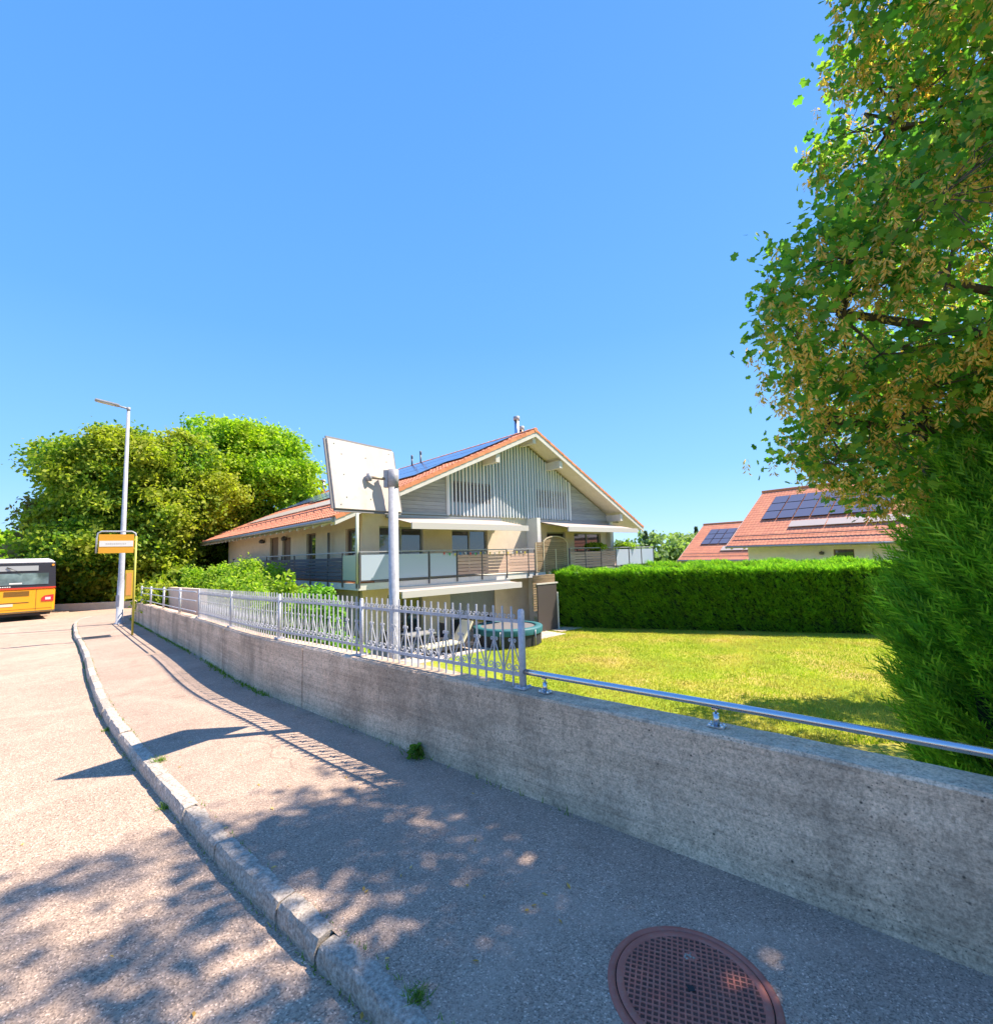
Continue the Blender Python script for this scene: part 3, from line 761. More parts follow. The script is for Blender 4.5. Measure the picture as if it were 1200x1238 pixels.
for d in (2.6, 8.9):
    for a in (.02, 2.2):
        w_ = thing('wheel', None, None, tuple(BP(a + .14, d, .46 / BZ))); w_.parent = bus; w_.location = WLOC[w_.name] - WLOC[bus.name]
        c_ = WLOC[w_.name]; 
        mb = MB(); mb.tube([c_ - bl * .14, c_ + bl * .14], .46, 24); mb.build('tyre', MAT['black'], w_)
        mb = MB(); mb.tube([c_ - bl * .15, c_ + bl * .15], .26, 16); mb.build('rim', MAT['steel_grey'], w_)
for k in range(6):
    for a in (-.008, 2.508):
        mb = MB(); mb.box(min(a, a + .01), max(a, a + .01), .7 + k * 1.75, 2.3 + k * 1.75, 1.62, 2.36, BP); mb.build('side_window', MAT['window_glass'], bus)
mb = MB(); mb.tube([BP(.0, 11.2, 2.6), BP(-.25, 11.6, 2.6), BP(-.3, 11.6, 2.3)], .025, 6); mb.box(-.42, -.2, 11.5, 11.7, 1.9, 2.35, BP); mb.build('wing_mirror', MAT['black'], bus)
mb = MB(); mb.box(.25, 2.25, .1, 11.3, .18, .34, BP); mb.build('underframe', MAT['black'], bus)
seam = M('panel_gap', (.16, .085, .01), .6)
for a_ in (.62, 1.9): mb = MB(); mb.box(a_, a_ + .012, -.0085, .0, .42, 1.42, BP); mb.build('panel_seam', seam, bus)
mb = MB(); mb.box(.1, 2.4, -.0085, .0, .50, .512, BP); mb.build('panel_seam', seam, bus)
for k in range(9): mb = MB(); mb.box(.85, 1.65, -.010, .0, 1.12 + k * .028, 1.132 + k * .028, BP); mb.build('vent_louvre', seam, bus)
for a_ in (.12, 2.3): mb = MB(); mb.tube([BP(a_, .0, 2.58), BP(a_, -.02, 2.58)], .05, 10); mb.build('upper_light', M('amber_lens', (.7, .3, .03), .25), bus)
mb = MB(); mb.box(1.1, 1.5, -.0145, -.012, 1.70, 1.76, BP); mb.build('window_sticker', whi, bus)

# ------------------------------------------------------------------ building helpers
def wall_open(name, T, a0, a1, z0, z1, ops, mat, parent, depth=.2):
    """a wall face with real openings and reveals; T(a, depth inwards, z)"""
    A = sorted({a0, a1, *[o[0] for o in ops], *[o[1] for o in ops]}); Z = sorted({z0, z1, *[o[2] for o in ops], *[o[3] for o in ops]})
    mb = MB()
    for i in range(len(A) - 1):
        for k in range(len(Z) - 1):
            ca, cz = (A[i] + A[i + 1]) / 2, (Z[k] + Z[k + 1]) / 2
            if any(o[0] < ca < o[1] and o[2] < cz < o[3] for o in ops): continue
            mb.quad(T(A[i], 0, Z[k]), T(A[i + 1], 0, Z[k]), T(A[i + 1], 0, Z[k + 1]), T(A[i], 0, Z[k + 1]))
    for a, b, c, d in ops:
        for p, q in (((a, c), (b, c)), ((b, c), (b, d)), ((b, d), (a, d)), ((a, d), (a, c))):
            mb.quad(T(p[0], 0, p[1]), T(q[0], 0, q[1]), T(q[0], depth, q[1]), T(p[0], depth, p[1]))
    return mb.build(name, mat, parent)

def window(T, a, b, c, d, parent, fmat, gmat, mull=1, name='window', w=.06, dep=.13):
    mb = MB()
    for (p, q, r, s) in ((a, b, c, c + w), (a, b, d - w, d), (a, a + w, c + w, d - w), (b - w, b, c + w, d - w)): mb.box(p, q, dep - .04, dep + .03, r, s, T)
    for k in range(1, mull + 1):
        x = a + (b - a) * k / (mull + 1); mb.box(x - w * .6, x + w * .6, dep - .035, dep + .03, c + w, d - w, T)
    f = mb.build(name, fmat, parent)
    for k in range(mull + 1):
        x0 = a + (b - a) * k / (mull + 1); x1 = a + (b - a) * (k + 1) / (mull + 1)
        mb = MB(); mb.box(x0 + .01, x1 - .01, dep, dep + .015, c + .01, d - .01, T); mb.build('pane', gmat, f)
    return f

def tile_field(T, v0, v1, s0, s1, mat, parent, tw=.225, tl=.34, kind='stuff', hs=1.0):
    """T(v, s, h): clay tiles laid in courses, every tile its own piece of geometry"""
    nv = int((v1 - v0) / tw); ns = int((s1 - s0) / tl); tw = (v1 - v0) / nv; tl = (s1 - s0) / ns
    prof = [(0, .012 * hs), (.30, .045 * hs), (.62, .012 * hs), (1.0, .020 * hs)]
    mb = MB(); vs = []; fs = []
    for i in range(ns):
        for k in range(nv):
            jl = random.uniform(-.006, .006); jh = random.uniform(0, .008); n = len(vs)
            for q, h in prof:
                x = v0 + (k + q * 1.02) * tw
                vs.append(T(x, s0 + i * tl - .02 + jl, h + .035 * hs + jh * hs)); vs.append(T(x, s0 + (i + 1) * tl, h + .006)); vs.append(T(x, s0 + i * tl - .02 + jl, h - .01))
            for j in range(3):
                fs.append((n + 3 * j, n + 3 * j + 3, n + 3 * j + 4, n + 3 * j + 1)); fs.append((n + 3 * j + 2, n + 3 * j + 5, n + 3 * j + 3, n + 3 * j))
    me = bpy.data.meshes.new('roof_tiles'); o = WLOC[parent.name]
    me.from_pydata([(p[0] - o.x, p[1] - o.y, p[2] - o.z) for p in vs], [], fs); me.materials.append(mat)
    return link('roof_tiles', me, parent, WLOC[parent.name], kind)

def solar(T, v0, v1, s0, s1, parent, mat, name='solar_panel', h=.10):
    mb = MB(); mb.box(v0 + .01, v1 - .01, s0 + .01, s1 - .01, h, h + .035, lambda x, y, z: T(x, y, z))
    f = mb.build(name, MAT['frame_black'] if mat != MAT['collector'] else MAT['collector'], parent)
    mb = MB(); mb.box(v0 + .03, v1 - .03, s0 + .03, s1 - .03, h + .033, h + .038, lambda x, y, z: T(x, y, z)); mb.build('panel_glass', mat, f)

# ------------------------------------------------------------------ the big gabled house
F = Frame(-5.133, 14.971, 48.17)
GR = -1.62
house = thing('apartment_house', 'large gabled apartment house with red roof, solar panels and wraparound balcony', 'house', tuple(F(9.4, 12, GR)))
UR, ZT0, UE = 9.4, 3.04, 18.1
SL = (7.33 - ZT0) / UR; SR = (7.33 - ZT0) / (UE - UR)
def ztop(u): return ZT0 + SL * u if u < UR else 7.33 - SR * (u - UR)
VL = 24.0; VF = 1.05
# facade, living floors
Tf = lambda a, d, z: F(a, VF + d, z)
ops_up = [(2.08, 3.96, 1.75, 2.86), (5.35, 7.27, .92, 2.78), (11.1, 12.5, .92, 2.75), (13.2, 15.5, .92, 2.72)]
ops_lo = [(2.4, 3.9, -1.55, .35), (5.2, 7.6, -1.55, .45), (11.3, 14, -1.55, .4)]
wall_open('front_wall', Tf, 1.42, 16.35, GR - .3, 3.42, ops_up + ops_lo, MAT['plaster'], house)
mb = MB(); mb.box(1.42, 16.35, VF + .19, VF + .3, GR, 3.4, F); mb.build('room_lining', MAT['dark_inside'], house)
# side wall
Ts = lambda a, d, z: F(1.42 + d, a, z)
ops_s = [(1.39, 2.44, .92, 2.82), (5.39, 6.44, .92, 2.85), (8.47, 9.66, .92, 2.80), (10.3, 11.64, 1.1, 2.90)]
wall_open('side_wall', Ts, VF, 20.5, GR - .3, 3.42, ops_s + [(3, 4.5, -1.2, .2), (7, 8.5, -1.2, .2)], MAT['plaster'], house)
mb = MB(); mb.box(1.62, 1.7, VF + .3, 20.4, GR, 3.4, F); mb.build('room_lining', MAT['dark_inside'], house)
mb = MB(); mb.box(1.45, 16.3, 20.4, 20.5, GR - .3, 3.5, F); mb.box(16.25, 16.35, VF + .01, 20.4, GR - .3, 3.4, F); mb.build('rear_walls', MAT['plaster'], house)
for o in ops_up[:2] + ops_up[3:]: window(Tf, *o, house, MAT['grey_boards'] if o[0] > 5 else MAT['gutter'], MAT['window_glass'], 1)
window(Tf, *ops_up[2], house, MAT['gutter'], MAT['dark_inside'], 0)
for o in ops_lo: window(Tf, *o, house, MAT['gutter'], MAT['window_glass'], 1)
for k in range(26):   # rolling shutter slats on the ground floor door
    mb = MB(); z = .43 - k * .05; mb.box(5.22, 7.58, .03, .05, z - .043, z, Tf); mb.build('shutter_slat', MAT['gutter'], house)
MAT['door_brown'] = rough_mat('brown_door', (.20, .14, .10), (.27, .19, .14), 4, 40, .6, .1)
for o in ops_s:
    w_ = window(Ts, *o, house, MAT['door_brown'], MAT['window_glass'] if o[0] < 2 or 5 < o[0] < 6 else MAT['door_brown'], 0, 'door' if o[0] != 10.3 else 'window')
for o in ((3, 4.5, -1.2, .2), (7, 8.5, -1.2, .2)): window(Ts, *o, house, MAT['gutter'], MAT['window_glass'], 1)
for a in (12.6, 9.0):
    mb = MB(); mb.lathe([(.0, -.1), (.13, -.08), (.15, .02), (.06, .12), (0, .13)], tuple(F(1.28, a, 2.75)), 12); mb.build('wall_lamp', MAT['dark_steel'], house)
# gable: backing boards, horizontal side boards, vertical slats
VG = VF - .05
wl_, wr_ = (5.3, 7.55, 3.92, 4.82), (10.42, 12.68, 3.92, 4.82)
ptop = lambda u: ztop(u) - .30
def roof_clip(u0_, u1_, z0, z1=None):
    pts = [(u0_, z0), (u1_, z0)]
    def tp(u): return min(ptop(u), z1 if z1 is not None else 99)
    us = sorted({u0_, u1_, *([UR] if u0_ < UR < u1_ else [])}, reverse=True)
    return pts + [(u, tp(u)) for u in us]
mb = MB(); gz0 = 3.42
P = [(1.6, gz0), (17.2, gz0), (17.2, max(gz0 + .01, ptop(17.2))), (UR, ptop(UR)), (1.6, max(gz0 + .01, ptop(1.6)))]
# backing in strips so that the gable windows are real openings
for a, b in ((5.08, wl_[0]), (wl_[1], UR), (UR, wr_[0]), (wr_[1], 12.86)):
    mb.prism(roof_clip(a, b, gz0), lambda u, d, z: F(u, d, z), VG, VG + .06)
for w_ in (wl_, wr_):
    mb.prism([(w_[0], gz0), (w_[1], gz0), (w_[1], w_[2]), (w_[0], w_[2])], lambda u, d, z: F(u, d, z), VG, VG + .06)
    mb.prism(roof_clip(w_[0], w_[1], w_[3]), lambda u, d, z: F(u, d, z), VG, VG + .06)
mb.build('backing_boards', MAT['grey_back'], house)
Tg = lambda a, d, z: F(a, VG + d, z)
for w_ in (wl_, wr_): window(Tg, *w_, house, MAT['dark_steel'], M('shaded_pane', (.012, .016, .028), .25, 0, .3), 2, dep=.12)
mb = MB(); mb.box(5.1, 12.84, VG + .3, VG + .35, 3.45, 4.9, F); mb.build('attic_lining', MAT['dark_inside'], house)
u = 5.12; k = 0
while u < 12.86:
    sl = MB(); sl.prism(roof_clip(u, u + .062, gz0 - .06), lambda a, d, z: F(a, d, z), VG - .065, VG - .004)
    sl.build('facade_slat', MAT['slat_wood'], house); u += .191
for side_ in (0, 1):
    z = gz0
    while z < 5.4:
        z1 = z + .148
        if side_ == 0:
            ub = 5.06; lo = (z + .30 - ZT0) / SL; hi = (z1 + .30 - ZT0) / SL
            if hi < ub - .02: pl = [(max(lo, 1.5), z), (ub, z), (ub, z1), (max(hi, 1.5), z1)]
            else: break
        else:
            ub = 12.90; lo = UR + (7.33 - z - .30) / SR; hi = UR + (7.33 - z1 - .30) / SR
            if hi > ub + .02: pl = [(ub, z), (min(lo, 17.3), z), (min(hi, 17.3), z1), (ub, z1)]
            else: break
        mb = MB(); mb.prism(pl, lambda a, d, zz: F(a, d, zz), VG - random.uniform(.012, .02), VG + .03); mb.build('cladding_board', MAT['grey_boards'], house)
        z += .155
for a, b in ((1.5, 5.03), (12.91, 17.2)): mb = MB(); mb.box(a, b, VG - .05, VG + .03, 3.34, 3.42, F); mb.build('drip_board', MAT['gutter'], house)
for a in (5.04, 12.84): mb = MB(); mb.box(a, a + .06, VG - .07, VG + .02, 3.34, ptop(a + .03), F); mb.build('corner_board', MAT['slat_wood'], house)
# roof
TL = lambda v, s, h: F(s * math.cos(math.atan(SL)) - h * math.sin(math.atan(SL)), v, ZT0 + s * math.sin(math.atan(SL)) + h * math.cos(math.atan(SL)))
TR = lambda v, s, h: F(UE - s * math.cos(math.atan(SR)) + h * math.sin(math.atan(SR)), v, ZT0 + s * math.sin(math.atan(SR)) + h * math.cos(math.atan(SR)))
LLn = UR / math.cos(math.atan(SL)); LRn = (UE - UR) / math.cos(math.atan(SR))
mb = MB()
mb.prism([(.02, ZT0 - .14), (UR, 7.33 - .15), (UR, 7.32), (.02, ZT0 + .0)], lambda a, d, z: F(a, d, z), .02, VL)
mb.prism([(UR, 7.33 - .15), (UE - .02, ZT0 - .14), (UE - .02, ZT0), (UR, 7.32)], lambda a, d, z: F(a, d, z), .02, VL)
roof = mb.build('roof', MAT['soffit'], house)
tile_field(TL, .12, VL, .05, LLn - .1, MAT['tile'], roof)
tile_field(TR, .12, VL, .05, LRn - .1, MAT['tile'], roof, .3, .4)
mb = MB()
for a, b in (((-.02, ZT0 - .21), (UR, 7.33 - .22)),):
    mb.prism([(-.02, ZT0 - .24), (UR, 7.05), (UR, 7.30), (-.02, ZT0 + .0)], lambda a, d, z: F(a, d, z), -.04, .016)
mb.prism([(UR, 7.05), (UE + .02, ZT0 - .24), (UE + .02, ZT0), (UR, 7.30)], lambda a, d, z: F(a, d, z), -.041, .016)
mb.build('fascia_board', MAT['white_paint'], roof)
vt = MB(); vt.box(-.07, .13, 0, .40, -.06, .055); vt.box(-.075, -.05, .32, .40, -.1, .06)
for T2, LN in ((TL, LLn), (TR, LRn)):
    n = int(LN / .335)
    for k in range(n):
        mb = MB(); s_ = k * LN / n
        mb.box(-.06, .13, s_ - .02, s_ + LN / n + .03, .02, .065, lambda x, y, z: T2(x, y, z + .018 * (1 - (y - s_) / .36)))
        mb.box(-.066, -.052, s_ - .02, s_ + .335, -.035 if T2 is TR else -.07, .066, lambda x, y, z: T2(x, y, z + .018 * (1 - (y - s_) / .36)))
        mb.build('verge_tile', MAT['verge_tile'], roof)
n = 60
for k in range(n):
    v_ = -.08 + k * (VL + .1) / n; mb = MB(); mb.tube([F(UR, v_, 7.37), F(UR, v_ + (VL + .1) / n + .04, 7.355)], .105, 8); mb.build('ridge_tile', MAT['verge_tile'], roof)
# purlin ends
for u_ in (2.2, 7.1, 11.2, 16.1):
    zt = ptop(u_) + .14 - .10; mb = MB(); mb.box(u_ - .11, u_ + .11, .05, VG, zt - .40, zt - .04, F); mb.build('purlin_end', MAT['white_paint'], roof)
mb = MB(); mb.box(UR - .1, UR + .1, .06, VG, 6.75, 7.08, F); mb.build('ridge_purlin', MAT['white_paint'], roof)
for k in range(30):
    v_ = .35 + k * .8
    mb = MB(); mb.prism([(.03, ZT0 - .24), (1.42, ZT0 - .24 + SL * 1.4), (1.42, ZT0 - .14 + SL * 1.4), (.03, ZT0 - .135)], lambda a, d, z: F(a, d, z), v_, v_ + .10); mb.build('rafter_tail', MAT['white_paint'], roof)
mb = MB(); mb.tube([F(-.07, .02, ZT0 - .08), F(-.07, VL, ZT0 - .08)], .075, 10); mb.build('gutter', MAT['gutter'], roof)
mb = MB(); mb.tube([F(UE + .07, .02, ZT0 - .08), F(UE + .07, VL, ZT0 - .08)], .07, 8); mb.build('gutter', MAT['gutter'], roof)
mb = MB(); mb.tube([TL(.3, 1.15, .17), TL(VL - .3, 1.15, .17)], .022, 6)
for k in range(30): mb.bar(TL(.5 + k * .8, 1.15, .02), TL(.5 + k * .8, 1.15, .17), .03, .03)
mb.build('snow_guard', MAT['dark_steel'], roof)
# solar panels
for r_ in range(3):
    for c_ in range(12):
        if r_ == 0 and c_ < 1: continue
        solar(TL, .75 + c_ * 1.08, .75 + (c_ + 1) * 1.08 - .03, 4.55 + r_ * 1.72, 4.55 + (r_ + 1) * 1.72 - .03, roof, MAT['panel'])
for r_ in range(2):
    for c_ in range(8):
        solar(TL, 14.2 + c_ * 1.08, 14.2 + (c_ + 1) * 1.08 - .03, 5.2 + r_ * 1.72, 5.2 + (r_ + 1) * 1.72 - .03, roof, MAT['panel'])
for c_ in range(7): solar(TL, 2.4 + c_ * 2.35, 2.4 + c_ * 2.35 + 2.25, 2.3, 3.6, roof, MAT['collector'], 'solar_collector')
# flues and vents
def flue(u_, v_, z0, z1, r, nm='flue'):
    mb = MB(); c = F(u_, v_, 0); mb.tube([(c.x, c.y, z0), (c.x, c.y, z1)], r, 14); f = mb.build(nm, MAT['stainless'] if r > .1 else MAT['dark_steel'], roof)
    mb = MB(); mb.lathe([(r * 1.15, z1 - .1), (r * 1.3, z1 - .08), (r * 1.3, z1 + .1), (0, z1 + .16)], (c.x, c.y, 0), 14); mb.build('flue_cap', MAT['steel_grey'] if r > .1 else MAT['dark_steel'], f)
flue(11.0, 2.8, 6.3, 8.85, .13); flue(11.55, 3.0, 6.1, 8.45, .12)
flue(9.2, 9.3, 7.0, 7.95, .05, 'vent_pipe'); flue(8.9, 9.8, 7.0, 7.75, .05, 'vent_pipe')
flue(9.0, 26 - 2.2, 7.0, 8.2, .16)
mb = MB(); mb.tube([F(.72, -.02, .9), F(.72, -.02, 3.2)], .055, 10); mb.build('corner_post', M('pale_green_post', (.48, .52, .44), .6), house)
mb = MB(); mb.tube([F(1.25, 3.6, -1.6), F(1.25, 3.6, 2.75)], .05, 8); mb.build('downpipe', MAT['gutter'], house)
mb = MB(); mb.box(16.05, 16.35, VF - .25, VF, .87, 3.42, F); mb.build('wall_pier', MAT['plaster_white'], house)
# partition fin
mb = MB(); mb.box(9.70, 9.93, .36, VF, GR, 3.36, F); mb.build('partition_wall', MAT['plaster_white'], house)
# balcony slab
ZS, ZF = .67, .89
slb = MB(); slb.box(.72, 9.05, -.07, VF - .002, ZS, ZF, F); slb.box(9.06, 9.69, -.07, VF - .002, ZS, ZF, F); slb.box(9.94, 18.96, -.07, VF - .002, ZS, ZF, F); slb.box(16.35, 18.96, VF + .001, 6, ZS, ZF, F); slb.build('balcony_slab', MAT['slab'], house)
slb = MB(); slb.box(.72, 1.418, VF + .001, 16.0, ZS, ZF, F); slb.build('gallery_slab', MAT['slab'], house)
mb = MB(); mb.box(.80, 1.40, .1, 5.5, ZF, ZF + .05, F); mb.build('red_mat', MAT['verge_tile'], house)
# railings
def railing(T, cuts_, fills, z0=ZF - .1, z1=1.90, end=True):
    for c in cuts_:
        mb = MB(); mb.box(c - .02, c + .02, -.05, -.005, z0 - .05, z1, T); mb.build('rail_post', MAT['dark_steel'], house)
    mb = MB(); mb.box(cuts_[0], cuts_[-1], -.06, .02, z1, z1 + .04, T); mb.build('handrail', MAT['steel_grey'], house)
    mb = MB(); mb.box(cuts_[0], cuts_[-1], -.045, -.015, z0 + .16, z0 + .19, T); mb.build('lower_rail', MAT['dark_steel'], house)
    for a, b, f in zip(cuts_[:-1], cuts_[1:], fills):
        if f in ('g', 'G'):
            mb = MB(); mb.box(a + .05, b - .05, -.035, -.02, z0 + .20, z1 - .08, T); mb.build('glass_panel', MAT['frosted'] if f == 'g' else MAT['frosted_green'], house)
        else:
            for k in range(6):
                zz = z0 + .20 + k * .128; mb = MB(); mb.box(a + .03, b - .03, -.04, -.02, zz, zz + .108, T); mb.build('panel_slat', MAT['rose_slats'] if f == 'r' else MAT['dark_slats'], house)
TB = lambda a, d, z: F(a, -.07 + d, z)
railing(TB, [.77, 2.16, 3.45, 4.72, 5.95, 7.3, 8.58, 8.98], ['g', 'g', 'g', 'r', 'r', 'r', 'n' and 'r'])
railing(TB, [11.37, 12.57, 13.85, 15.16, 16.4, 17.64, 18.93], ['r', 'r', 'r', 'g', 'g', 'g'])
TSd = lambda a, d, z: F(.72 + d, a, z)
railing(TSd, [-.04, 1.05, 2.3, 4.0, 5.8, 7.4, 9.6, 11.3, 13.6, 15.9], ['G', 'd', 'd', 'd', 'd', 'd', 'd', 'G', 'G'])
railing(lambda a, d, z: F(18.96 - d, a, z), [-.04, 1.5, 3, 4.5, 6], ['g'] * 4)
# gallery stair at the far end
for k in range(14):
    mb = MB(); mb.box(.74, 1.4, 16.0 + k * .28, 16.3 + k * .28, ZF - (k + 1) * .17 - .05, ZF - (k + 1) * .17, F); mb.build('stair_tread', MAT['slab'], house)
mb = MB(); mb.bar(F(.76, 16, ZF - .1), F(.76, 19.9, ZF - 2.5), .05, .25); mb.bar(F(.76, 16, 1.9), F(.76, 19.9, -.5), .04, .04); mb.build('stair_stringer', MAT['dark_steel'], house)
# arched trellis
T3 = TB; aw, ac = 1.0, 10.1
for (a0_, a1_, zc) in ((9.1, 9.55, 2.16), (9.60, 11.2, None)):
    z = ZF
    mid = (a0_ + a1_) / 2; hw = (a1_ - a0_) / 2
    while z < 2.5:
        if zc is None:
            zmax = 2.12; x = hw if z < zmax else hw * math.sqrt(max(0, 1 - ((z - zmax) / .32) ** 2))
            if z > 2.42: break
        else:
            x = hw
            if z > zc: break
        if x > .1:
            mb = MB(); mb.box(mid - x, mid + x, -.03 + .012 * (int(z * 100) % 2), -.008, z, z + .085, T3); mb.build('trellis_slat', MAT['trellis'], house)
        z += .095
PTW = M('pale_trellis_wood', (.50, .42, .30), .8)
for a, b, c_, z_ in ((9.06, 9.10, .01, 2.2), (9.555, 9.6, .01, 2.2), (11.2, 11.26, .01, 2.18), (10.35, 10.41, -.031, 1.9)): mb = MB(); mb.box(a, b, -.05, c_, ZF, z_, T3); mb.build('trellis_post', PTW, house)
mb = MB()
pp = [T3(10.4 + .83 * math.cos(a_), -.02, 2.15 + .33 * math.sin(a_)) for a_ in np.linspace(0, math.pi, 12)]
for p_, q_ in zip(pp[:-1], pp[1:]): mb.bar(p_, q_, .05, .045)
mb.build('trellis_arch', PTW, house)
# awnings
def awning(u0_, u1_, zb, zf_, vf, vb=VG - .02, nm='awning'):
    mb = MB(); mb.hexa([F(u0_, vb, zb - .012), F(u1_, vb, zb - .012), F(u1_, vf, zf_ - .012), F(u0_, vf, zf_ - .012), F(u0_, vb, zb), F(u1_, vb, zb), F(u1_, vf, zf_), F(u0_, vf, zf_)])
    o = mb.build(nm, MAT['awning'], house)
    mb = MB(); mb.box(u0_ - .03, u1_ + .03, vf - .07, vf, zf_ - .20, zf_ + .02, F); mb.build('front_bar', MAT['awning_edge'], o)
    mb = MB(); mb.box(u0_ - .05, u1_ + .05, vb - .11, vb - .002, zb - .06, zb + .08, F); mb.build('cassette', MAT['gutter'], o)
    for uu in (u0_ + .5, u1_ - .5):
        mb = MB(); c1 = F(uu, vb, zb - .1); c2 = F(uu + (.5 if uu < (u0_ + u1_) / 2 else -.5), (vf + vb) / 2, (zb + zf_) / 2 - .1); c3 = F(uu, vf, zf_ - .1)
        mb.bar(c1, c2, .04, .05); mb.bar(c2, c3, .04, .05); mb.build('folding_arm', MAT['gutter'], o)
awning(2.35, 7.9, 3.22, 2.86, -.75); awning(10.5, 16.15, 3.24, 2.87, -.8)
awning(1.95, 7.4, .60, .56, -.75, -.02)
# bunting and plants on the balcony
bun = thing('bunting', 'string of small coloured flags hung along the balcony rail', 'bunting', tuple(F(5, -.15, 1.85)))
mb = MB(); mb.tube([F(4.0 + k * .25, -.15, 1.86 - .05 * math.sin(k * .8) ** 2) for k in range(19)], .006, 4); mb.build('string', MAT['dark_steel'], bun)
cols = [(.6, .05, .05), (.05, .35, .1), (.65, .5, .05), (.05, .2, .5), (.5, .5, .5)]
fm_ = [M('flag_%s' % n_, c, .8) for n_, c in zip(('red', 'green', 'yellow', 'blue', 'grey'), cols)]
for k in range(18):
    a_ = 4.05 + k * .25; z = 1.85 - .05 * math.sin(k * .8) ** 2
    mb = MB(); mb.prism([(a_, z), (a_ + .09, z), (a_ + .05, z - .12)], lambda u_, d, zz: F(u_, d, zz), -.153, -.147); mb.build('flag', fm_[k % 5] if k < 8 else fm_[4 - k % 2 * 2], bun)

# ------------------------------------------------------------------ terrace
mb = MB(); mb.box(1.0, 9.0, -1.7, VF - .01, GR - .2, GR + .03, F); mb.box(9.3, 19, -1.2, VF - .01, GR - .2, GR + .03, F); mb.build('terrace', MAT['paving'], kind='structure')
TZ = GR + .03
tc = Vector((.3, 18.2, TZ))
tr = thing('trampoline', 'round teal rimmed garden trampoline on the ground floor terrace', 'trampoline', tuple(tc))
teal = M('teal_pad', (.02, .13, .15), .6); net = M('black_mat', (.03, .03, .035), .8)
mb = MB(); mb.lathe([(1.04, .58), (1.03, .62), (1.12, .645), (1.30, .63), (1.33, .58), (1.31, .40)], tuple(tc), 32); mb.build('rim_pad', teal, tr)
mb = MB(); mb.lathe([(1.06, .60), (0, .58)], tuple(tc), 32); mb.build('jumping_mat', M('grey_mat', (.16, .15, .15), .7), tr)
mb = MB(); mb.lathe([(1.26, .0), (1.28, .5)], tuple(tc), 32); mb.build('skirt', net, tr)
for k in range(6):
    a_ = k * math.pi / 3 + .3; c_ = tc + Vector((1.33 * math.cos(a_), 1.33 * math.sin(a_), 0)); mb = MB(); mb.tube([c_, c_ + Vector((0, 0, .57))], .025, 8); mb.build('leg', MAT['gutter'], tr)
# sun lounger
lc = F(3.7, -1.0, TZ); lg = thing('sun_lounger', 'dark garden lounger with pale cream raised backrest on the terrace', 'lounger', tuple(lc))
LT = lambda a, d, z: F(3.7 + a, -1.0 + d, TZ + z)
cream = M('cream_cushion', (.66, .60, .45), .9); dkp = M('dark_rattan', (.04, .04, .05), .7)
mb = MB(); mb.box(-1.2, .25, -.32, .32, .26, .34, LT); mb.build('seat_cushion', cream, lg, bevel=.02)
mb = MB(); mb.hexa([LT(.25, -.32, .30), LT(.33, -.32, .24), LT(.33, .32, .24), LT(.25, .32, .30), LT(.72, -.32, 1.0), LT(.80, -.32, .96), LT(.80, .32, .96), LT(.72, .32, 1.0)]); mb.build('backrest', cream, lg, bevel=.02)
mb = MB(); mb.box(-1.25, .8, -.34, .34, .16, .25, LT); mb.bar(LT(.35, 0, .2), LT(.85, 0, .95), .6, .03); mb.build('frame', dkp, lg)
for a_ in (-1.15, .7):
    for d_ in (-.3, .3):
        mb = MB(); mb.bar(LT(a_, d_, 0), LT(a_, d_, .18), .05, .05); mb.build('leg', dkp, lg)
# table and chairs
def garden_chair(u_, v_, flip, label):
    c = thing('garden_chair', label, 'chair', tuple(F(u_, v_, TZ)), 'dark chairs round the terrace table')
    T_ = lambda a, d, z: F(u_ + a * flip, v_ + d, TZ + z)
    mb = MB(); mb.box(-.22, .22, -.22, .22, .42, .47, T_); mb.build('seat', dkp, c)
    mb = MB(); mb.box(.19, .23, -.22, .22, .47, .95, T_); mb.build('backrest', dkp, c)
    for a_ in (-.2, .2):
        for d_ in (-.2, .2): mb = MB(); mb.bar(T_(a_, d_, 0), T_(a_, d_, .42), .035, .035); mb.build('leg', dkp, c)
gt = thing('garden_table', 'dark garden table on the terrace below the awning', 'table', tuple(F(2.6, -.6, TZ)))
mb = MB(); mb.box(2.1, 3.1, -1.0, -.2, TZ + .70, TZ + .74, F); mb.build('tabletop', M('table_top', (.30, .30, .30), .4), gt)
for a_ in (2.15, 3.05):
    for d_ in (-.95, -.25): mb = MB(); mb.bar(F(a_, d_, TZ), F(a_, d_, TZ + .7), .05, .05); mb.build('leg', dkp, gt)
garden_chair(1.6, -.6, -1, 'dark terrace chair at the left end of the garden table')
garden_chair(3.45, -.55, 1, 'dark terrace chair between the garden table and the lounger')
sh = thing('privacy_screen', 'dark brown screen panel with pale frame between house and hedge', 'screen', tuple(F(8.8, -.6, TZ)))
mb = MB(); mb.box(8.55, 9.75, -.62, -.57, TZ, .38, F); mb.build('panel', M('dark_brown_panel', (.075, .06, .055), .6), sh)
mb = MB(); mb.box(9.76, 9.84, -.64, -.55, TZ, .0, F); mb.box(8.5, 9.84, -.64, -.55, .385, .44, F); mb.build('frame', MAT['white_paint'], sh)
for k in range(7):
    mb = MB(); z = .46 + k * .05; mb.tube([F(8.35, -.55, z), F(9.75, -.52, z)], .024, 6); mb.build('reed_pole', MAT['trellis'], sh)
for k in range(12):
    mb = MB(); z = -.7 + k * .1; mb.box(8.3, 8.5, -.6, -.56, z, z + .075, F); mb.build('screen_slat', MAT['trellis'], sh)

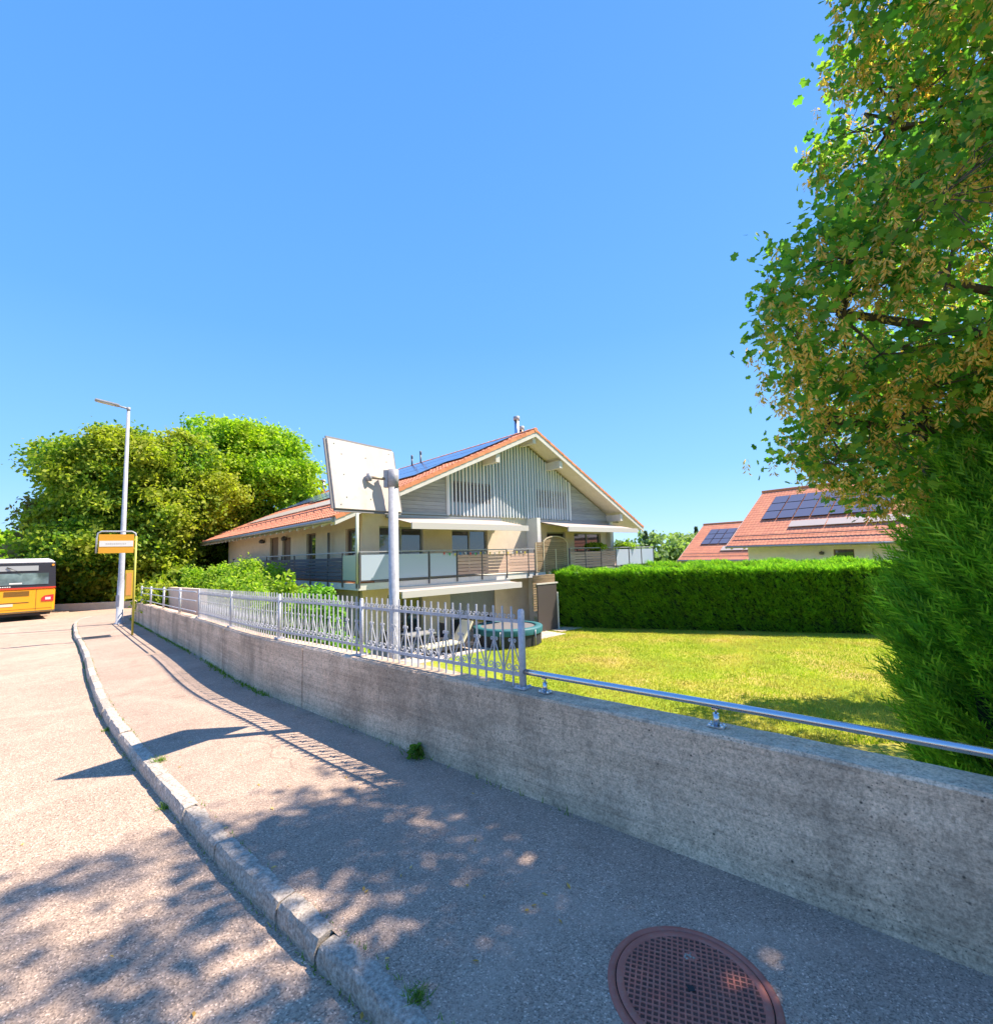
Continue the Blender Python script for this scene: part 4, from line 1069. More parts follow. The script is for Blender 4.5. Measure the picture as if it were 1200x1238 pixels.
# ------------------------------------------------------------------ vegetation helpers
def unit(v): return v / (np.linalg.norm(v, axis=-1, keepdims=True) + 1e-9)
def rdir(n): return unit(RNG.normal(size=(n, 3)))
def leaves(c, size, nrm=None, elong=1.6, bias=.6, upb=.3, jitter=.35):
    """diamond shaped leaves, (N,4,3)"""
    n = len(c); d = rdir(n)
    if nrm is not None: d = unit(d + nrm * bias + np.array([0, 0, upb]))
    a = unit(np.cross(d, rdir(n))); b = np.cross(d, a)
    s = size * (1 + jitter * (RNG.random((n, 1)) * 2 - 1)) / 2
    bend = d * s * .25
    return np.stack([c - a * s * elong, c - b * s + bend, c + a * s * elong, c + b * s + bend], 1)
def lumpy(blobs, k=12, f=.36):
    out = [(b[0], tuple(r * .86 for r in b[1])) for b in blobs]
    for b in blobs:
        for d_ in rdir(k):
            c = np.array(b[0]) + d_ * np.array(b[1]) * .86; q = f * (.7 + .6 * random.random()); out.append((tuple(c), tuple(r * q for r in b[1])))
    return out
def clumps(blobs, ncl, nl, cr, size, shell=.72, flat=.55, test=None, zmin=None):
    vol = np.array([b[1][0] * b[1][1] + b[1][1] * b[1][2] + b[1][0] * b[1][2] for b in blobs]); vol = vol / vol.sum()
    bi = RNG.choice(len(blobs), ncl, p=vol)
    C = np.array([b[0] for b in blobs], float)[bi]; R = np.array([b[1] for b in blobs], float)[bi]
    d = rdir(ncl); rad = shell + (1 - shell) * RNG.random((ncl, 1)) ** .5
    P = C + d * R * rad
    # drop clumps deep inside other blobs
    ins = np.zeros(ncl, bool)
    for b in blobs:
        q = (P - np.array(b[0])) / np.array(b[1]); ins |= (q ** 2).sum(1) < (shell * .8) ** 2
    P, d = P[~ins], d[~ins]
    if zmin is not None: k = P[:, 2] > zmin; P, d = P[k], d[k]
    if test is not None: k = test(P); P, d = P[k], d[k]
    n = len(P)
    sc_ = (.6 + .8 * RNG.random((n, 1, 1)))
    off = RNG.normal(size=(n, nl, 3)) * cr * sc_ * np.array([1, 1, flat])
    Q = (P[:, None] + off).reshape(-1, 3); D = np.repeat(d, nl, 0)
    return P, d, leaves(Q, size, D)
def limbs(mb, base, h0, P, r, k=14, n=6):
    """tapered limbs from a trunk to some clump centres"""
    idx = RNG.choice(len(P), min(k, len(P)), replace=False)
    for i in idx:
        p = Vector(P[i]); s = Vector((base[0], base[1], h0 + (p.z - h0) * .35 * random.random()))
        mid = s.lerp(p, .5) + Vector((0, 0, .12 * (p - s).length * random.uniform(-.3, .8)))
        mb.tube([s, mid, p], [r, r * .55, r * .15], n, False)
def tree(name, label, cat, base, blobs, mat, ncl, nl, cr, size, tr, th, group=None, k=14, zmin=None, shell=.72):
    t_ = thing(name, label, cat, base, group)
    P, d, V = clumps(lumpy(blobs), ncl, nl, cr, size, zmin=zmin, shell=shell)
    link('crown', np_mesh('crown', V, 4, mat, base), t_, base)
    mb = MB(); bx_, by_, bz_ = base
    mb.tube([(bx_, by_, bz_ - .2), (bx_ + .1, by_, bz_ + th * .4), (bx_, by_ + .1, bz_ + th)], [tr * 1.2, tr, tr * .5], 10)
    limbs(mb, base, bz_ + th * .55, P, tr * .45, k)
    mb.build('trunk', MAT['bark'], t_)
    return t_

# trees at the bend behind the bus
tree('broadleaf_tree', 'broad dark green tree with rounded crown behind the street lamp', 'tree', (-24.5, 32.5, -.75),
     [((-24.5, 32, 6.0), (5.2, 4.5, 4.6)), ((-27.0, 31, 4.7), (2.4, 3.0, 3.4)), ((-21.0, 31.5, 5.6), (3.2, 3.2, 3.8)), ((-25.5, 30.5, 7.6), (3.6, 3.0, 2.9)), ((-22.3, 31.5, 7.6), (2.9, 3, 2.5)), ((-24.0, 30, 2.6), (5.0, 3, 2.8)), ((-27.6, 30.5, 1.8), (2.2, 2.6, 2.2))],
     MAT['tree_leaf_a'], 3900, 56, .36, .155, .35, 5, k=20)
tree('broadleaf_tree', 'tall bright green domed tree behind the left end of the house', 'tree', (-20.0, 38.5, -.8),
     [((-20.2, 38, 7.2), (5.0, 4.8, 5.2)), ((-17.2, 37, 5.8), (3.6, 3.6, 4.4)), ((-21.0, 36, 9.2), (3.6, 3.4, 3.4)), ((-18.0, 36.5, 9.0), (2.9, 3, 3.0))],
     MAT['tree_leaf_b'], 3000, 54, .38, .17, .35, 6, k=16)
tree('broadleaf_tree', 'sparse tree with dry brownish foliage at the left edge above the bus', 'tree', (-29.8, 31.0, -.7),
     [((-28.7, 30.3, 3.5), (1.2, 1.2, 2.4)), ((-29.4, 30.6, 2.2), (.8, .9, 1.5))], MAT['tree_leaf_dry'], 260, 22, .40, .27, .18, 4, k=14)
tree('bushy_tree', 'dense dark bushy tree between the bus stop sign and the house', 'tree', (-21.6, 35.2, -.7),
     [((-21.6, 35, 3.6), (3.2, 2.6, 4.0)), ((-18.6, 36.8, 3.0), (2.6, 2.2, 3.4)), ((-23.6, 33, 1.8), (2.1, 2.0, 2.6))],
     MAT['tree_leaf_a'], 1700, 46, .30, .15, .2, 3, k=12)
tree('yellow_green_tree', 'distant yellow green tree at the left edge of the picture', 'tree', (-60, 58, -1.2),
     [((-60, 58, 2.5), (5, 5, 3.2)), ((-66, 60, 2.6), (5, 5, 3.4)), ((-54, 58, 1.2), (3, 4, 2.6))], MAT['tree_leaf_b'], 500, 22, .6, .5, .3, 3, k=8)
tree('hedge_mass', 'dark undergrowth thicket under the trees at the road bend', 'undergrowth', (-23.5, 29, -.75),
     [((-24.5, 30.5, .3), (4.2, 1.4, 1.8)), ((-20.8, 29.2, .2), (2.6, 1.3, 1.5)), ((-27.5, 31.5, .2), (2.6, 1.4, 1.6))], MAT['tree_leaf_a'], 800, 26, .32, .22, .1, .6, k=8)
# low stone edging wall in the shade behind the bend
lw = MB(); n = 16
pts = [(-27.2 + k * .62, 27.3 + k * .03) for k in range(n + 1)]
for (x0, y0), (x1, y1) in zip(pts[:-1], pts[1:]): lw.bar((x0, y0, gz(x0, y0) + .02), (x1, y1, gz(x1, y1) + .02), .25, .5)
tag(lw.build('edging_wall', MAT['slab']), 'low grey edging wall in tree shade where the road bends', 'wall')

# shrubs behind the wall
def shrub(label, base, blobs, mat, ncl, nl, cr, size, name='shrub', group=None, cat='shrub', stems=8, hgt=.5):
    t_ = thing(name, label, cat, base, group)
    P, d, V = clumps(blobs, ncl, nl, cr, size, shell=.6, flat=.8)
    link('foliage', np_mesh('foliage', V, 4, mat, base), t_, base)
    mb = MB(); b = Vector(base)
    for i in RNG.choice(len(P), min(stems, len(P)), replace=False): 
        p = Vector(P[i]); mb.tube([b + Vector((random.uniform(-.1, .1), random.uniform(-.1, .1), 0)), b.lerp(p, .6) + Vector((0, 0, .05)), p], [.022, .014, .005], 5, False)
    mb.build('stems', MAT['bark'], t_)
shr = [((-10.5, 18.2, -.5), (1.6, 1.0, 1.75), 'yellow green shrub right behind the bus stop and railing start'),
       ((-8.9, 17.0, -.7), (1.4, .9, 1.8), 'loose yellow green shrub second from the bus stop behind the railing'),
       ((-7.7, 15.4, -.7), (1.3, .8, 1.45), 'yellow green shrub in the middle of the row behind the fence'),
       ((-6.5, 14.1, -.8), (1.2, .8, 1.3), 'yellow green shrub with leaves in front of the gallery glass'),
       ((-5.7, 12.9, -.9), (.95, .7, 1.15), 'yellow green shrub nearest the round bush behind the fence')]
for c, r_, lb in shr:
    bl_ = [((c[0], c[1], c[2] + r_[2] * .45), (r_[0], r_[1], r_[2] * .75))] + [((c[0] + random.uniform(-.7, .7) * r_[0], c[1] + random.uniform(-.4, .4), c[2] + r_[2] * random.uniform(.75, 1.1)), (.3, .3, .42)) for _ in range(6)]
    shrub(lb, c, bl_, MAT['shrub_leaf'], 620, 30, .12, .068, group='yellow green shrubs behind the wall')
shrub('tall thin shoot with pale leaves rising in front of the gallery slats', (-5.35, 12.0, -1.5), [((-5.35, 12.0, 1.0), (.14, .14, .8)), ((-5.6, 12.1, .5), (.2, .2, .7))], MAT['shrub_leaf'], 50, 10, .07, .10, 'shoot', cat='plant')
shrub('rounded bright green clipped bush behind the scroll fence', (-3.75, 9.9, -1.6), [((-3.75, 9.9, .62), (.48, .46, .55)), ((-3.75, 9.9, -.1), (.52, .5, .8)), ((-3.75, 9.9, -.9), (.46, .46, .8))], MAT['bush_leaf'], 700, 20, .055, .05, 'round_bush', cat='bush')
shrub('dark leafy climber on the wall end beside the timetable post', (-11.9, 16.6, -.3), [((-11.5, 16.3, .3), (.45, .4, .7)), ((-12.5, 17.3, .4), (.5, .4, .6))], MAT['tree_leaf_a'], 150, 20, .1, .09, 'climber', cat='climber')
for i, (x, y, lb) in enumerate([(-2.0, 8.2, 'low yellow green ground plants behind the middle fence posts'), (-3.2, 9.2, 'low leafy plants at the foot of the round bush'), (-5.2, 10.6, 'low leafy plants left of the round bush behind the fence')]):
    shrub(lb, (x, y, -1.6), [((x, y, -1.15), (.8, .7, .55))], MAT['shrub_leaf'], 160, 16, .09, .07, 'low_plant', cat='plant')
# terracotta planters
for i, (u_, v_, lb) in enumerate([(-3.35, 10.9, 'terracotta planter seen through the fence right of the round bush'), (-1.95, 7.6, 'terracotta pot low behind the fence near the mirror pole')]):
    pt = thing('planter', lb, 'planter', (u_, v_, -1.6 if i else -.6), 'terracotta planters behind the fence')
    mb = MB(); z = WLOC[pt.name].z
    if not i: z = -1.6
    mb.lathe([(.0, 0), (.20, 0), (.26, .42 if i else 1.0), (.29, .42 if i else 1.0), (.29, .5 if i else 1.1), (.24, .5 if i else 1.1), (.22, .42 if i else .95), (0, .42 if i else .95)], (u_, v_, z), 20); mb.build('pot', MAT['verge_tile'], pt)
    P, d, V = clumps([((u_, v_, z + (.6 if i else 1.25)), (.28, .28, .2))], 60, 12, .07, .06); link('plant', np_mesh('plant', V, 4, MAT['shrub_leaf'], WLOC[pt.name]), pt, WLOC[pt.name], 'stuff')
# balcony flower boxes
for u_, lb in ((13.9, 'yellow flowering plant standing beside the white pier on the right balcony'), (16.6, 'yellow green plant spilling over the glass panels of the right balcony')):
    c = F(u_, .25, ZF); pt = thing('balcony_plant', lb, 'potted plant', tuple(c), 'plants on the right balcony')
    mb = MB(); mb.box(u_ - .45, u_ + .45, .12, .38, ZF + .6, ZF + .85, F); mb.box(u_ - .4, u_ + .4, .15, .35, ZF, ZF + .6, F); mb.build('box', MAT['gutter'], pt)
    P, d, V = clumps([(tuple(F(u_, .25, ZF + 1.1)), (.5, .3, .16))], 150, 12, .06, .07); link('flowers', np_mesh('flowers', V, 4, MAT['shrub_leaf'], c), pt, c)

# coloured low parapet of the driveway behind the railing
pr = thing('driveway_parapet', 'low peach coloured parapet wall with orange patch behind the railing', 'wall', (-9.5, 14.2, -1))
mb = MB(); n = 16
A0, A1 = s_of(WALL, (-8.2, 11.9)), s_of(WALL, (-12.8, 17.0))
for k in range(n):
    a, b = wall_pt(A0 + (A1 - A0) * k / n, .75, .0), wall_pt(A0 + (A1 - A0) * (k + 1) / n, .75, .0)
    mb.bar(a + Vector((0, 0, -.4)), b + Vector((0, 0, -.4)), .14, 1.82)
mb.build('parapet', MAT['plaster_pink'], pr)
mb = MB(); a, b = wall_pt(A1 - 1.5, .64, .25), wall_pt(A1 - .75, .64, .25); mb.bar(a, b, .025, .45); mb.build('orange_patch', M('patch_orange', (.62, .20, .08), .7), pr)  # flat orange bar in front of the parapet face

# ------------------------------------------------------------------ conifer sprays (thuja, hedge)
def sprays(C, D, L, nl=8, w=.012, ll=.10, droop=.0):
    """each spray: an axis along D with slim leaflets left and right; returns (N*k,3,3) triangles"""
    n = len(C); D = unit(D); Sd = unit(np.cross(D, unit(RNG.normal(size=(n, 3)) * .6 + np.array([0, 0, 1.])))); U = np.cross(Sd, D)
    L = L * (.7 + .6 * RNG.random((n, 1))); out = []
    tip = C + D * L
    out.append(np.stack([C - Sd * w * .5, C + Sd * w * .5, tip + U * .02 * L], 1))
    for k in range(nl):
        f = .12 + .8 * k / nl; sg = 1 if k % 2 else -1
        b = C + D * L * f; ln = ll * (1.15 - .8 * f) * (.8 + .4 * RNG.random((n, 1))) * (L / L.mean())
        t = b + unit(D * .85 + Sd * sg * .55 + U * .12 * RNG.normal(size=(n, 1))) * ln
        ww = D * w * .9
        out.append(np.stack([b - ww, b + ww, t], 1))
    return np.concatenate(out)

# tall thuja beside the wall
TC = np.array([5.55, 4.55]); zz_ = np.array([-1.6, -.5, .6, 1.2, 2.0, 2.7, 3.3, 3.9]); rz_ = np.array([1.1, 1.28, 1.36, 1.26, .98, .64, .36, .05])
tj = thing('thuja', 'large dark green thuja conifer behind the wall at the right edge', 'conifer', (TC[0], TC[1], -1.6))
n = 15000
z = -1.6 + 5.5 * RNG.random(n); a = RNG.random(n) * 6.283; r_ = np.interp(z, zz_, rz_) * (.70 + .28 * RNG.random(n)) * (1 + .10 * np.sin(a * 5 + z * 2.2) + .06 * np.sin(a * 11 + z * 5))
rad = np.stack([np.cos(a), np.sin(a), 0 * a], 1)
Cp = np.stack([TC[0] + rad[:, 0] * r_, TC[1] + rad[:, 1] * r_, z], 1)
D = rad * .72 + np.array([0, 0, .68]) + RNG.normal(size=(n, 3)) * .13
V1 = sprays(Cp, D, .36, 9, .022, .13)
m_ = 1100; i = RNG.choice(n, m_); V2 = sprays(Cp[i] + rad[i] * .03, rad[i] * .8 + np.array([0, 0, .75]) + RNG.normal(size=(m_, 3)) * .22, .55, 12, .024, .17)
link('foliage', np_mesh('foliage', np.concatenate([V1, V2]), 3, MAT['thuja_leaf'], WLOC[tj.name]), tj, WLOC[tj.name], 'stuff')
mb = MB(); mb.lathe([(r * .62, z) for z, r in zip(zz_, rz_)], (TC[0], TC[1], 0), 18); mb.build('dark_core', M('inner_shade', (.012, .030, .008), .95), tj)  # near-black core paints the shade between the thuja sprays
mb = MB(); mb.tube([(TC[0], TC[1], -1.7), (TC[0], TC[1], 3.4)], [.12, .02], 8); mb.build('trunk', MAT['bark'], tj)

def hedge(label, p0, p1, th, z0, z1, nf, group=None):
    p0, p1 = np.array(p0), np.array(p1); L = np.linalg.norm(p1 - p0); e_ = (p1 - p0) / L; n_ = np.array([e_[1], -e_[0]])   # towards viewer
    t_ = thing('clipped_hedge', label, 'hedge', (p0[0], p0[1], z0), group)
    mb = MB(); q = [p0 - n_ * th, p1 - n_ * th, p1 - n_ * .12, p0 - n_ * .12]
    mb.hexa([(x, y, z0) for x, y in (q[0] + 0, q[1], q[2], q[3])] + [(x, y, z1 - .12) for x, y in q]); mb.build('dark_core', M('hedge_inner_shade', (.012, .035, .008), .95), t_)  # shade inside the hedge, painted as a near-black box
    def face(n, o, a, b, nrm):
        s, u_ = RNG.random((n, 1)), RNG.random((n, 1)); return o + a * s + b * u_, np.repeat(nrm[None], n, 0)
    H = z1 - z0; E3 = np.array([*e_, 0]); N3 = np.array([*n_, 0]); Z3 = np.array([0, 0, 1.]); O = np.array([*p0, z0])
    c1, d1 = face(nf, O - N3 * .10, E3 * L, Z3 * (H - .05), N3)
    c2, d2 = face(int(nf * .55), O - N3 * .06 + Z3 * (H - .16), E3 * L, -N3 * (th - .1), Z3 * 1.4)
    c3, d3 = face(int(nf * .1), O + E3 * .05, -N3 * th, Z3 * H, -E3); c4, d4 = face(int(nf * .1), O + E3 * (L - .05), -N3 * th, Z3 * H, E3)
    C_ = np.concatenate([c1, c2, c3, c4]); D_ = np.concatenate([d1, d2, d3, d4])
    wob = .05 * np.sin(C_[:, 0] * 2.3) + .04 * np.sin(C_[:, 0] * 5.1 + C_[:, 2] * 3)
    C_ = C_ + D_ * wob[:, None]
    D_ = D_ * .6 + np.array([-.42, 0, .50]) + RNG.normal(size=C_.shape) * .22
    V = sprays(C_, D_, .30, 7, .022, .13)
    link('foliage', np_mesh('foliage', V, 3, MAT['hedge_leaf'], WLOC[t_.name]), t_, WLOC[t_.name], 'stuff')
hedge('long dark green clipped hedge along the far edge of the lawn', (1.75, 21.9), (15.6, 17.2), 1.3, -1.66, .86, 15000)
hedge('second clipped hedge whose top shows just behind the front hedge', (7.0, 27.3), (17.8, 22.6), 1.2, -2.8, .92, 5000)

# ------------------------------------------------------------------ houses on the right
def side_house(name, label, ox, oy, deg, L, half, ze, zr, zg, pan, col, wall_in, doors, tl=.34):
    """long side faces the viewer; u along the ridge, v away over the gable depth"""
    G = Frame(ox, oy, deg); h_ = thing(name, label, 'house', tuple(G(L / 2, half, zg)))
    sl = (zr - ze) / half; an = math.atan(sl)
    Tn = lambda v, s, h: G(v, s * math.cos(an) - h * math.sin(an), ze + s * math.sin(an) + h * math.cos(an))
    Tb = lambda v, s, h: G(v, 2 * half - s * math.cos(an) + h * math.sin(an), ze + s * math.sin(an) + h * math.cos(an))
    LN = half / math.cos(an)
    mb = MB(); mb.prism([(0, ze - .16), (half, zr - .17), (2 * half, ze - .16), (2 * half, ze - .02), (half, zr - .01), (0, ze - .02)], lambda a, d, z: G(d, a, z), 0, L)
    rf = mb.build('roof', MAT['soffit'], h_)
    tile_field(Tn, .02, L, .03, LN - .05, MAT['tile'], rf, .25, tl, hs=.4); tile_field(Tb, .02, L, .03, LN - .05, MAT['tile'], rf, .4, .5, hs=.4)
    mb = MB(); mb.tube([G(-.05, half, zr + .03), G(L + .05, half, zr + .03)], .12, 8); mb.build('ridge_tiles', MAT['verge_tile'], rf)
    mb = MB(); mb.tube([G(0, -.07, ze - .08), G(L, -.07, ze - .08)], .08, 8); mb.build('gutter', MAT['gutter'], rf)
    mb = MB()
    for v_ in (-.03, L):
        mb.prism([(0, ze - .2), (half, zr - .2), (half, zr), (0, ze)], lambda a, d, z: G(d, a, z), v_, v_ + .03)
    mb.build('fascia_board', MAT['white_paint'], rf)
    for (v0, v1, s0, s1, nc, nr, mt, nm) in pan:
        for r_ in range(nr):
            for c_ in range(nc):
                a = (v1 - v0) / nc; b = (s1 - s0) / nr
                solar(Tn, v0 + c_ * a, v0 + (c_ + 1) * a - .04, s0 + r_ * b, s0 + (r_ + 1) * b - .04, rf, MAT[mt], nm)
    mb = MB(); mb.tube([Tn(.3, 1.0, .16), Tn(L - .3, 1.0, .16)], .03, 6); mb.build('snow_guard', MAT['dark_steel'], rf)
    for k in range(int(L / .9)):
        mb = MB(); mb.box(.3 + k * .9, .42 + k * .9, .05, wall_in, ze - .28, ze - .165, lambda a, d, z: G(a, d, z + sl * d * .9)); mb.build('rafter_tail', MAT['white_paint'], rf)
    Tw = lambda a, d, z: G(a, wall_in + d, z)
    wall_open('front_wall', Tw, 1.0, L - .9, zg, ze + sl * wall_in - .1, doors, col, h_)
    mb = MB(); mb.box(1.0, 1.1, wall_in + .01, 2 * half - .8, zg, ze, G); mb.box(L - 1, L - .9, wall_in + .01, 2 * half - .8, zg, ze, G); mb.box(1.1, L - 1, 2 * half - .9, 2 * half - .8, zg, ze + .2, G)
    mb.prism([(wall_in, ze), (2 * half - .8, ze), (half, zr - .3)], lambda a, d, z: G(d, a, z), 1.0, 1.1); mb.prism([(wall_in, ze), (2 * half - .8, ze), (half, zr - .3)], lambda a, d, z: G(d, a, z), L - 1, L - .9)
    mb.build('gable_walls', col, h_)
    mb = MB(); mb.box(1.2, L - 1.1, wall_in + .22, wall_in + .3, zg, ze, G); mb.build('room_lining', MAT['dark_inside'], h_)
    for i, o in enumerate(doors): window(Tw, *o, h_, MAT['door_brown'] if i == 0 else MAT['white_paint'], MAT['window_glass'] if i != 1 else MAT['plaster_white'], 0, 'door' if o[2] < ze - 1.9 else 'window')
    return h_, G
# frame angle: u runs to the right and towards the viewer
hA, GA = side_house('red_roofed_house', 'nearer red tiled house on the right with large dark solar array', 16.6, 34.4, 144, 15.5, 6.3, 1.86, 6.15, -2.9,
    [(1.4, 9.0, 3.2, 6.5, 7, 3, 'panel_grey', 'solar_panel'), (3.6, 12.6, 1.95, 2.75, 4, 1, 'collector', 'solar_collector'), (10.2, 14.5, 3.4, 6.6, 4, 2, 'panel_grey', 'solar_panel')], MAT['plaster_white'], 1.1,
    [(6.3, 7.4, -.5, 1.45), (8.3, 9.2, -.5, 1.5), (11.2, 12.6, .2, 1.4)])
mb = MB(); c = GA(5.7, .95, 1.25); mb.lathe([(0, -.12), (.13, -.1), (.14, .05), (0, .12)], tuple(c), 10); mb.build('wall_lamp', MAT['dark_steel'], hA)
hB, GB = side_house('red_roofed_house', 'farther red tiled house with smaller solar array left of the nearer one', 21.0, 55.5, 143, 15, 6.3, .5, 4.75, -4.2,
    [(1.6, 8.0, 3.0, 6.2, 6, 3, 'panel_grey', 'solar_panel'), (4.5, 9.5, 1.6, 2.5, 2, 1, 'collector', 'solar_collector')], MAT['plaster_white'], 1.1, [(4, 5, -1.6, .2), (8, 9.5, -1, .2)], .45)

# distant trees between and behind the houses
far = [(27, 80, 3.6, 4.6, 'tree_leaf_far', 'distant round tree just right of the big house roof corner'), (33, 84, 4.0, 4.4, 'tree_leaf_far', 'distant pale green tree left of the farther red roof'),
       (21.5, 74, 3.2, 3.0, 'tree_leaf_far', 'distant tree seen under the right eave of the big house'), (38, 92, 3.5, 4.0, 'tree_leaf_far', 'distant tree whose top shows above the farther red roof'),
       (46, 98, 4.5, 4.6, 'tree_leaf_far', 'distant tree between the ridges of the two red roofs'), (16, 66, 3.0, 2.4, 'tree_leaf_far', 'small distant tree behind the right balcony of the big house')]
for x, y, r_, zt, mt, lb in far:
    zg = terr(x, y)
    tree('distant_tree', lb, 'tree', (x, y, zg), [((x, y, zt - r_ * .9), (r_ * 1.15, r_, r_ * .95)), ((x + r_ * .7, y, zt - r_ * 1.5), (r_ * .9, r_, r_ * 1.1)), ((x - r_ * .8, y, zt - r_ * 1.6), (r_ * .8, r_, r_)), ((x, y, zt - r_ * 2.2), (r_ * 1.5, r_, r_ * 1.4))], MAT[mt], 420, 16, .5, .48, .3, 4, 'trees on the slope behind the houses', 6)
for x, y, h, lb in ((40.5, 96, 6.2, 'dark pointed conifer rising above the farther red roof'), (24.8, 79, 4.9, 'thin pale conifer top right of the big house roof corner')):
    zg = terr(x, y); t_ = thing('conifer', lb, 'conifer', (x, y, zg))
    n = 2600; f = RNG.random(n) ** .8; a = RNG.random(n) * 6.283; r_ = (1 - f) * 2.2 * (.6 + .4 * RNG.random(n)) + .1
    C_ = np.stack([x + r_ * np.cos(a), y + r_ * np.sin(a), zg + 1 + (h - zg - 1) * f], 1)
    link('crown', np_mesh('crown', leaves(C_, .35), 4, MAT['conifer_leaf'], (x, y, zg)), t_, (x, y, zg))
    mb = MB(); mb.tube([(x, y, zg - .2), (x, y, h - .3)], [.25, .03], 8); mb.build('trunk', MAT['bark'], t_)
# far wooded slope closing the view
P_ = []
n = 26000; az_ = R_(20) + RNG.random(n) * R_(130); rr2 = 120 + 60 * RNG.random(n)
X_, Y_ = rr2 * np.cos(az_), rr2 * np.sin(az_)
Hh = 7.5 + 2.2 * np.sin(az_ * 37) + 1.6 * np.sin(az_ * 83 + 1) + 1.0 * np.sin(az_ * 190)
C_ = np.stack([X_, Y_, -9 + Hh * (RNG.random(n) ** .6)], 1)
o = link('far_wood', np_mesh('far_wood', leaves(C_, 1.5, bias=0), 4, MAT['tree_leaf_far']), kind='stuff'); tag(o, 'low far wood closing the horizon behind the houses', 'wood')

# ------------------------------------------------------------------ the maple overhanging from the right
MB0 = (8.2, 4.9, -1.6)
mp = thing('maple_tree', 'big maple with hanging tan seed clusters overhanging from the right', 'tree', MB0)
blobs = [((4.5, 4.55, 4.35), (1.62, 1.2, 1.3)), ((5.35, 4.1, 6.8), (1.75, 1.4, 1.7)), ((6.4, 3.3, 9.0), (2.9, 2.3, 2.2)), ((7.6, 6.9, 5.0), (2.3, 2.4, 2.7)), ((9.8, 9.0, 4.6), (2.7, 2.8, 2.9)),
         ((4.9, 5.3, 3.0), (1.35, .95, .95)), ((8.5, 3.5, 6.3), (3.0, 3.0, 3.3)), ((5.0, 3.5, 4.3), (1.7, 1.2, 1.4)), ((5.6, 3.0, 6.2), (1.9, 1.5, 1.6)), ((6.9, 6.1, 7.2), (1.8, 1.4, 2.0)), ((6.8, 6.0, 3.3), (1.8, 1.3, 1.2)), ((6.5, 1.2, 6.5), (2.4, 2.0, 2.4)), ((3.5, 4.5, 4.0), (.85, .55, .9)), ((3.75, 5.2, 3.1), (.6, .5, .8)), ((4.6, 4.9, 6.4), (.8, .7, .9)), ((4.9, 5.3, 2.5), (.8, .6, .5)), ((12.2, 10.0, 5.2), (3.2, 2.0, 3.2)), ((11.0, 9.4, 3.4), (2.4, 1.6, 1.7)), ((4.7, 3.6, 7.3), (1.4, 1.1, 1.4)), ((4.9, 2.6, 5.4), (1.3, 1.1, 1.3))]
def prune(P):
    """the crown ends here: its shade must leave the pavement beyond the fence end in the sun"""
    sx = P[:, 0] - P[:, 2] * S.x / S.z; sy = P[:, 1] - P[:, 2] * S.y / S.z
    bad = (sx < -.55) & (sy > 4.15 + .25 * np.sin(P[:, 2] * 9)) | (sy > 2.95 + .85 * (sx + 3.2) + .3 * np.sin(P[:, 2] * 5)) & (sx < -1.1) | (sx < -3.4)
    zl = P[:, 2] < 1.9
    return ~bad & ~zl
# maple leaf outline (5 lobes), in the leaf plane
ML = np.array([(0, -.08), (.24, -.30), (.36, -.16), (.58, -.04), (.46, .12), (.54, .40), (.28, .40), (0, .68), (-.28, .40), (-.54, .40), (-.46, .12), (-.58, -.04), (-.36, -.16), (-.24, -.30)]) * .86
def maple_leaves(c, size, hang=.75):
    n = len(c); d = unit(RNG.normal(size=(n, 3)) + np.array([0, 0, .55]))
    ax = unit(RNG.normal(size=(n, 3)) * .7 + np.array([0, 0, -hang])); ax = unit(ax - d * (ax * d).sum(1, keepdims=True)); b = np.cross(d, ax)
    s = size * (.55 + .75 * RNG.random((n, 1)))
    pts = [c + ax * s * y + b * s * x + d * s * (-.22 * abs(x) - .12 * y * y) for x, y in ML]
    return np.stack(pts, 1)
NC = 9800
bl2 = [b for b in blobs]
P, d, _ = clumps(bl2, NC, 1, .01, .01, shell=.62, test=prune)
dd_ = np.array([np.sort(((P - p) ** 2).sum(1))[3] for p in P]); P = P[dd_ < .30 ** 2]
NLF = 12
off = RNG.normal(size=(len(P), NLF, 3)) * np.array([.135, .135, .12]); Q = (P[:, None] + off).reshape(-1, 3)
near = (Q[:, 0] ** 2 + Q[:, 1] ** 2 + (Q[:, 2] - 1.7) ** 2) > 2.6 ** 2
Q = Q[near]
VL_ = maple_leaves(Q, .10)
P_keep = None
def inview(p):
    q = p - np.array([0, 0, 1.7]); f_ = np.array(fw); w = q @ f_; x = (q @ np.array(rt)) / w; y = (q @ np.array(up)) / w
    return (w > 0) & (abs(x) < 1.05) & (abs(y) < 1.08)
dist = np.linalg.norm(Q - np.array([0, 0, 1.7]), axis=1); dist[~inview(Q)] = 99
order = np.argsort(dist); single = order[:150]; rest = order[150:]
link('leaves', np_mesh('leaves', VL_[rest], 14, MAT['maple_leaf'], MB0), mp, MB0, 'stuff')
for i in single:
    c = tuple(Q[i]); me = np_mesh('leaf', VL_[i:i + 1], 14, MAT['maple_leaf'], c); link('leaf', me, mp, c)
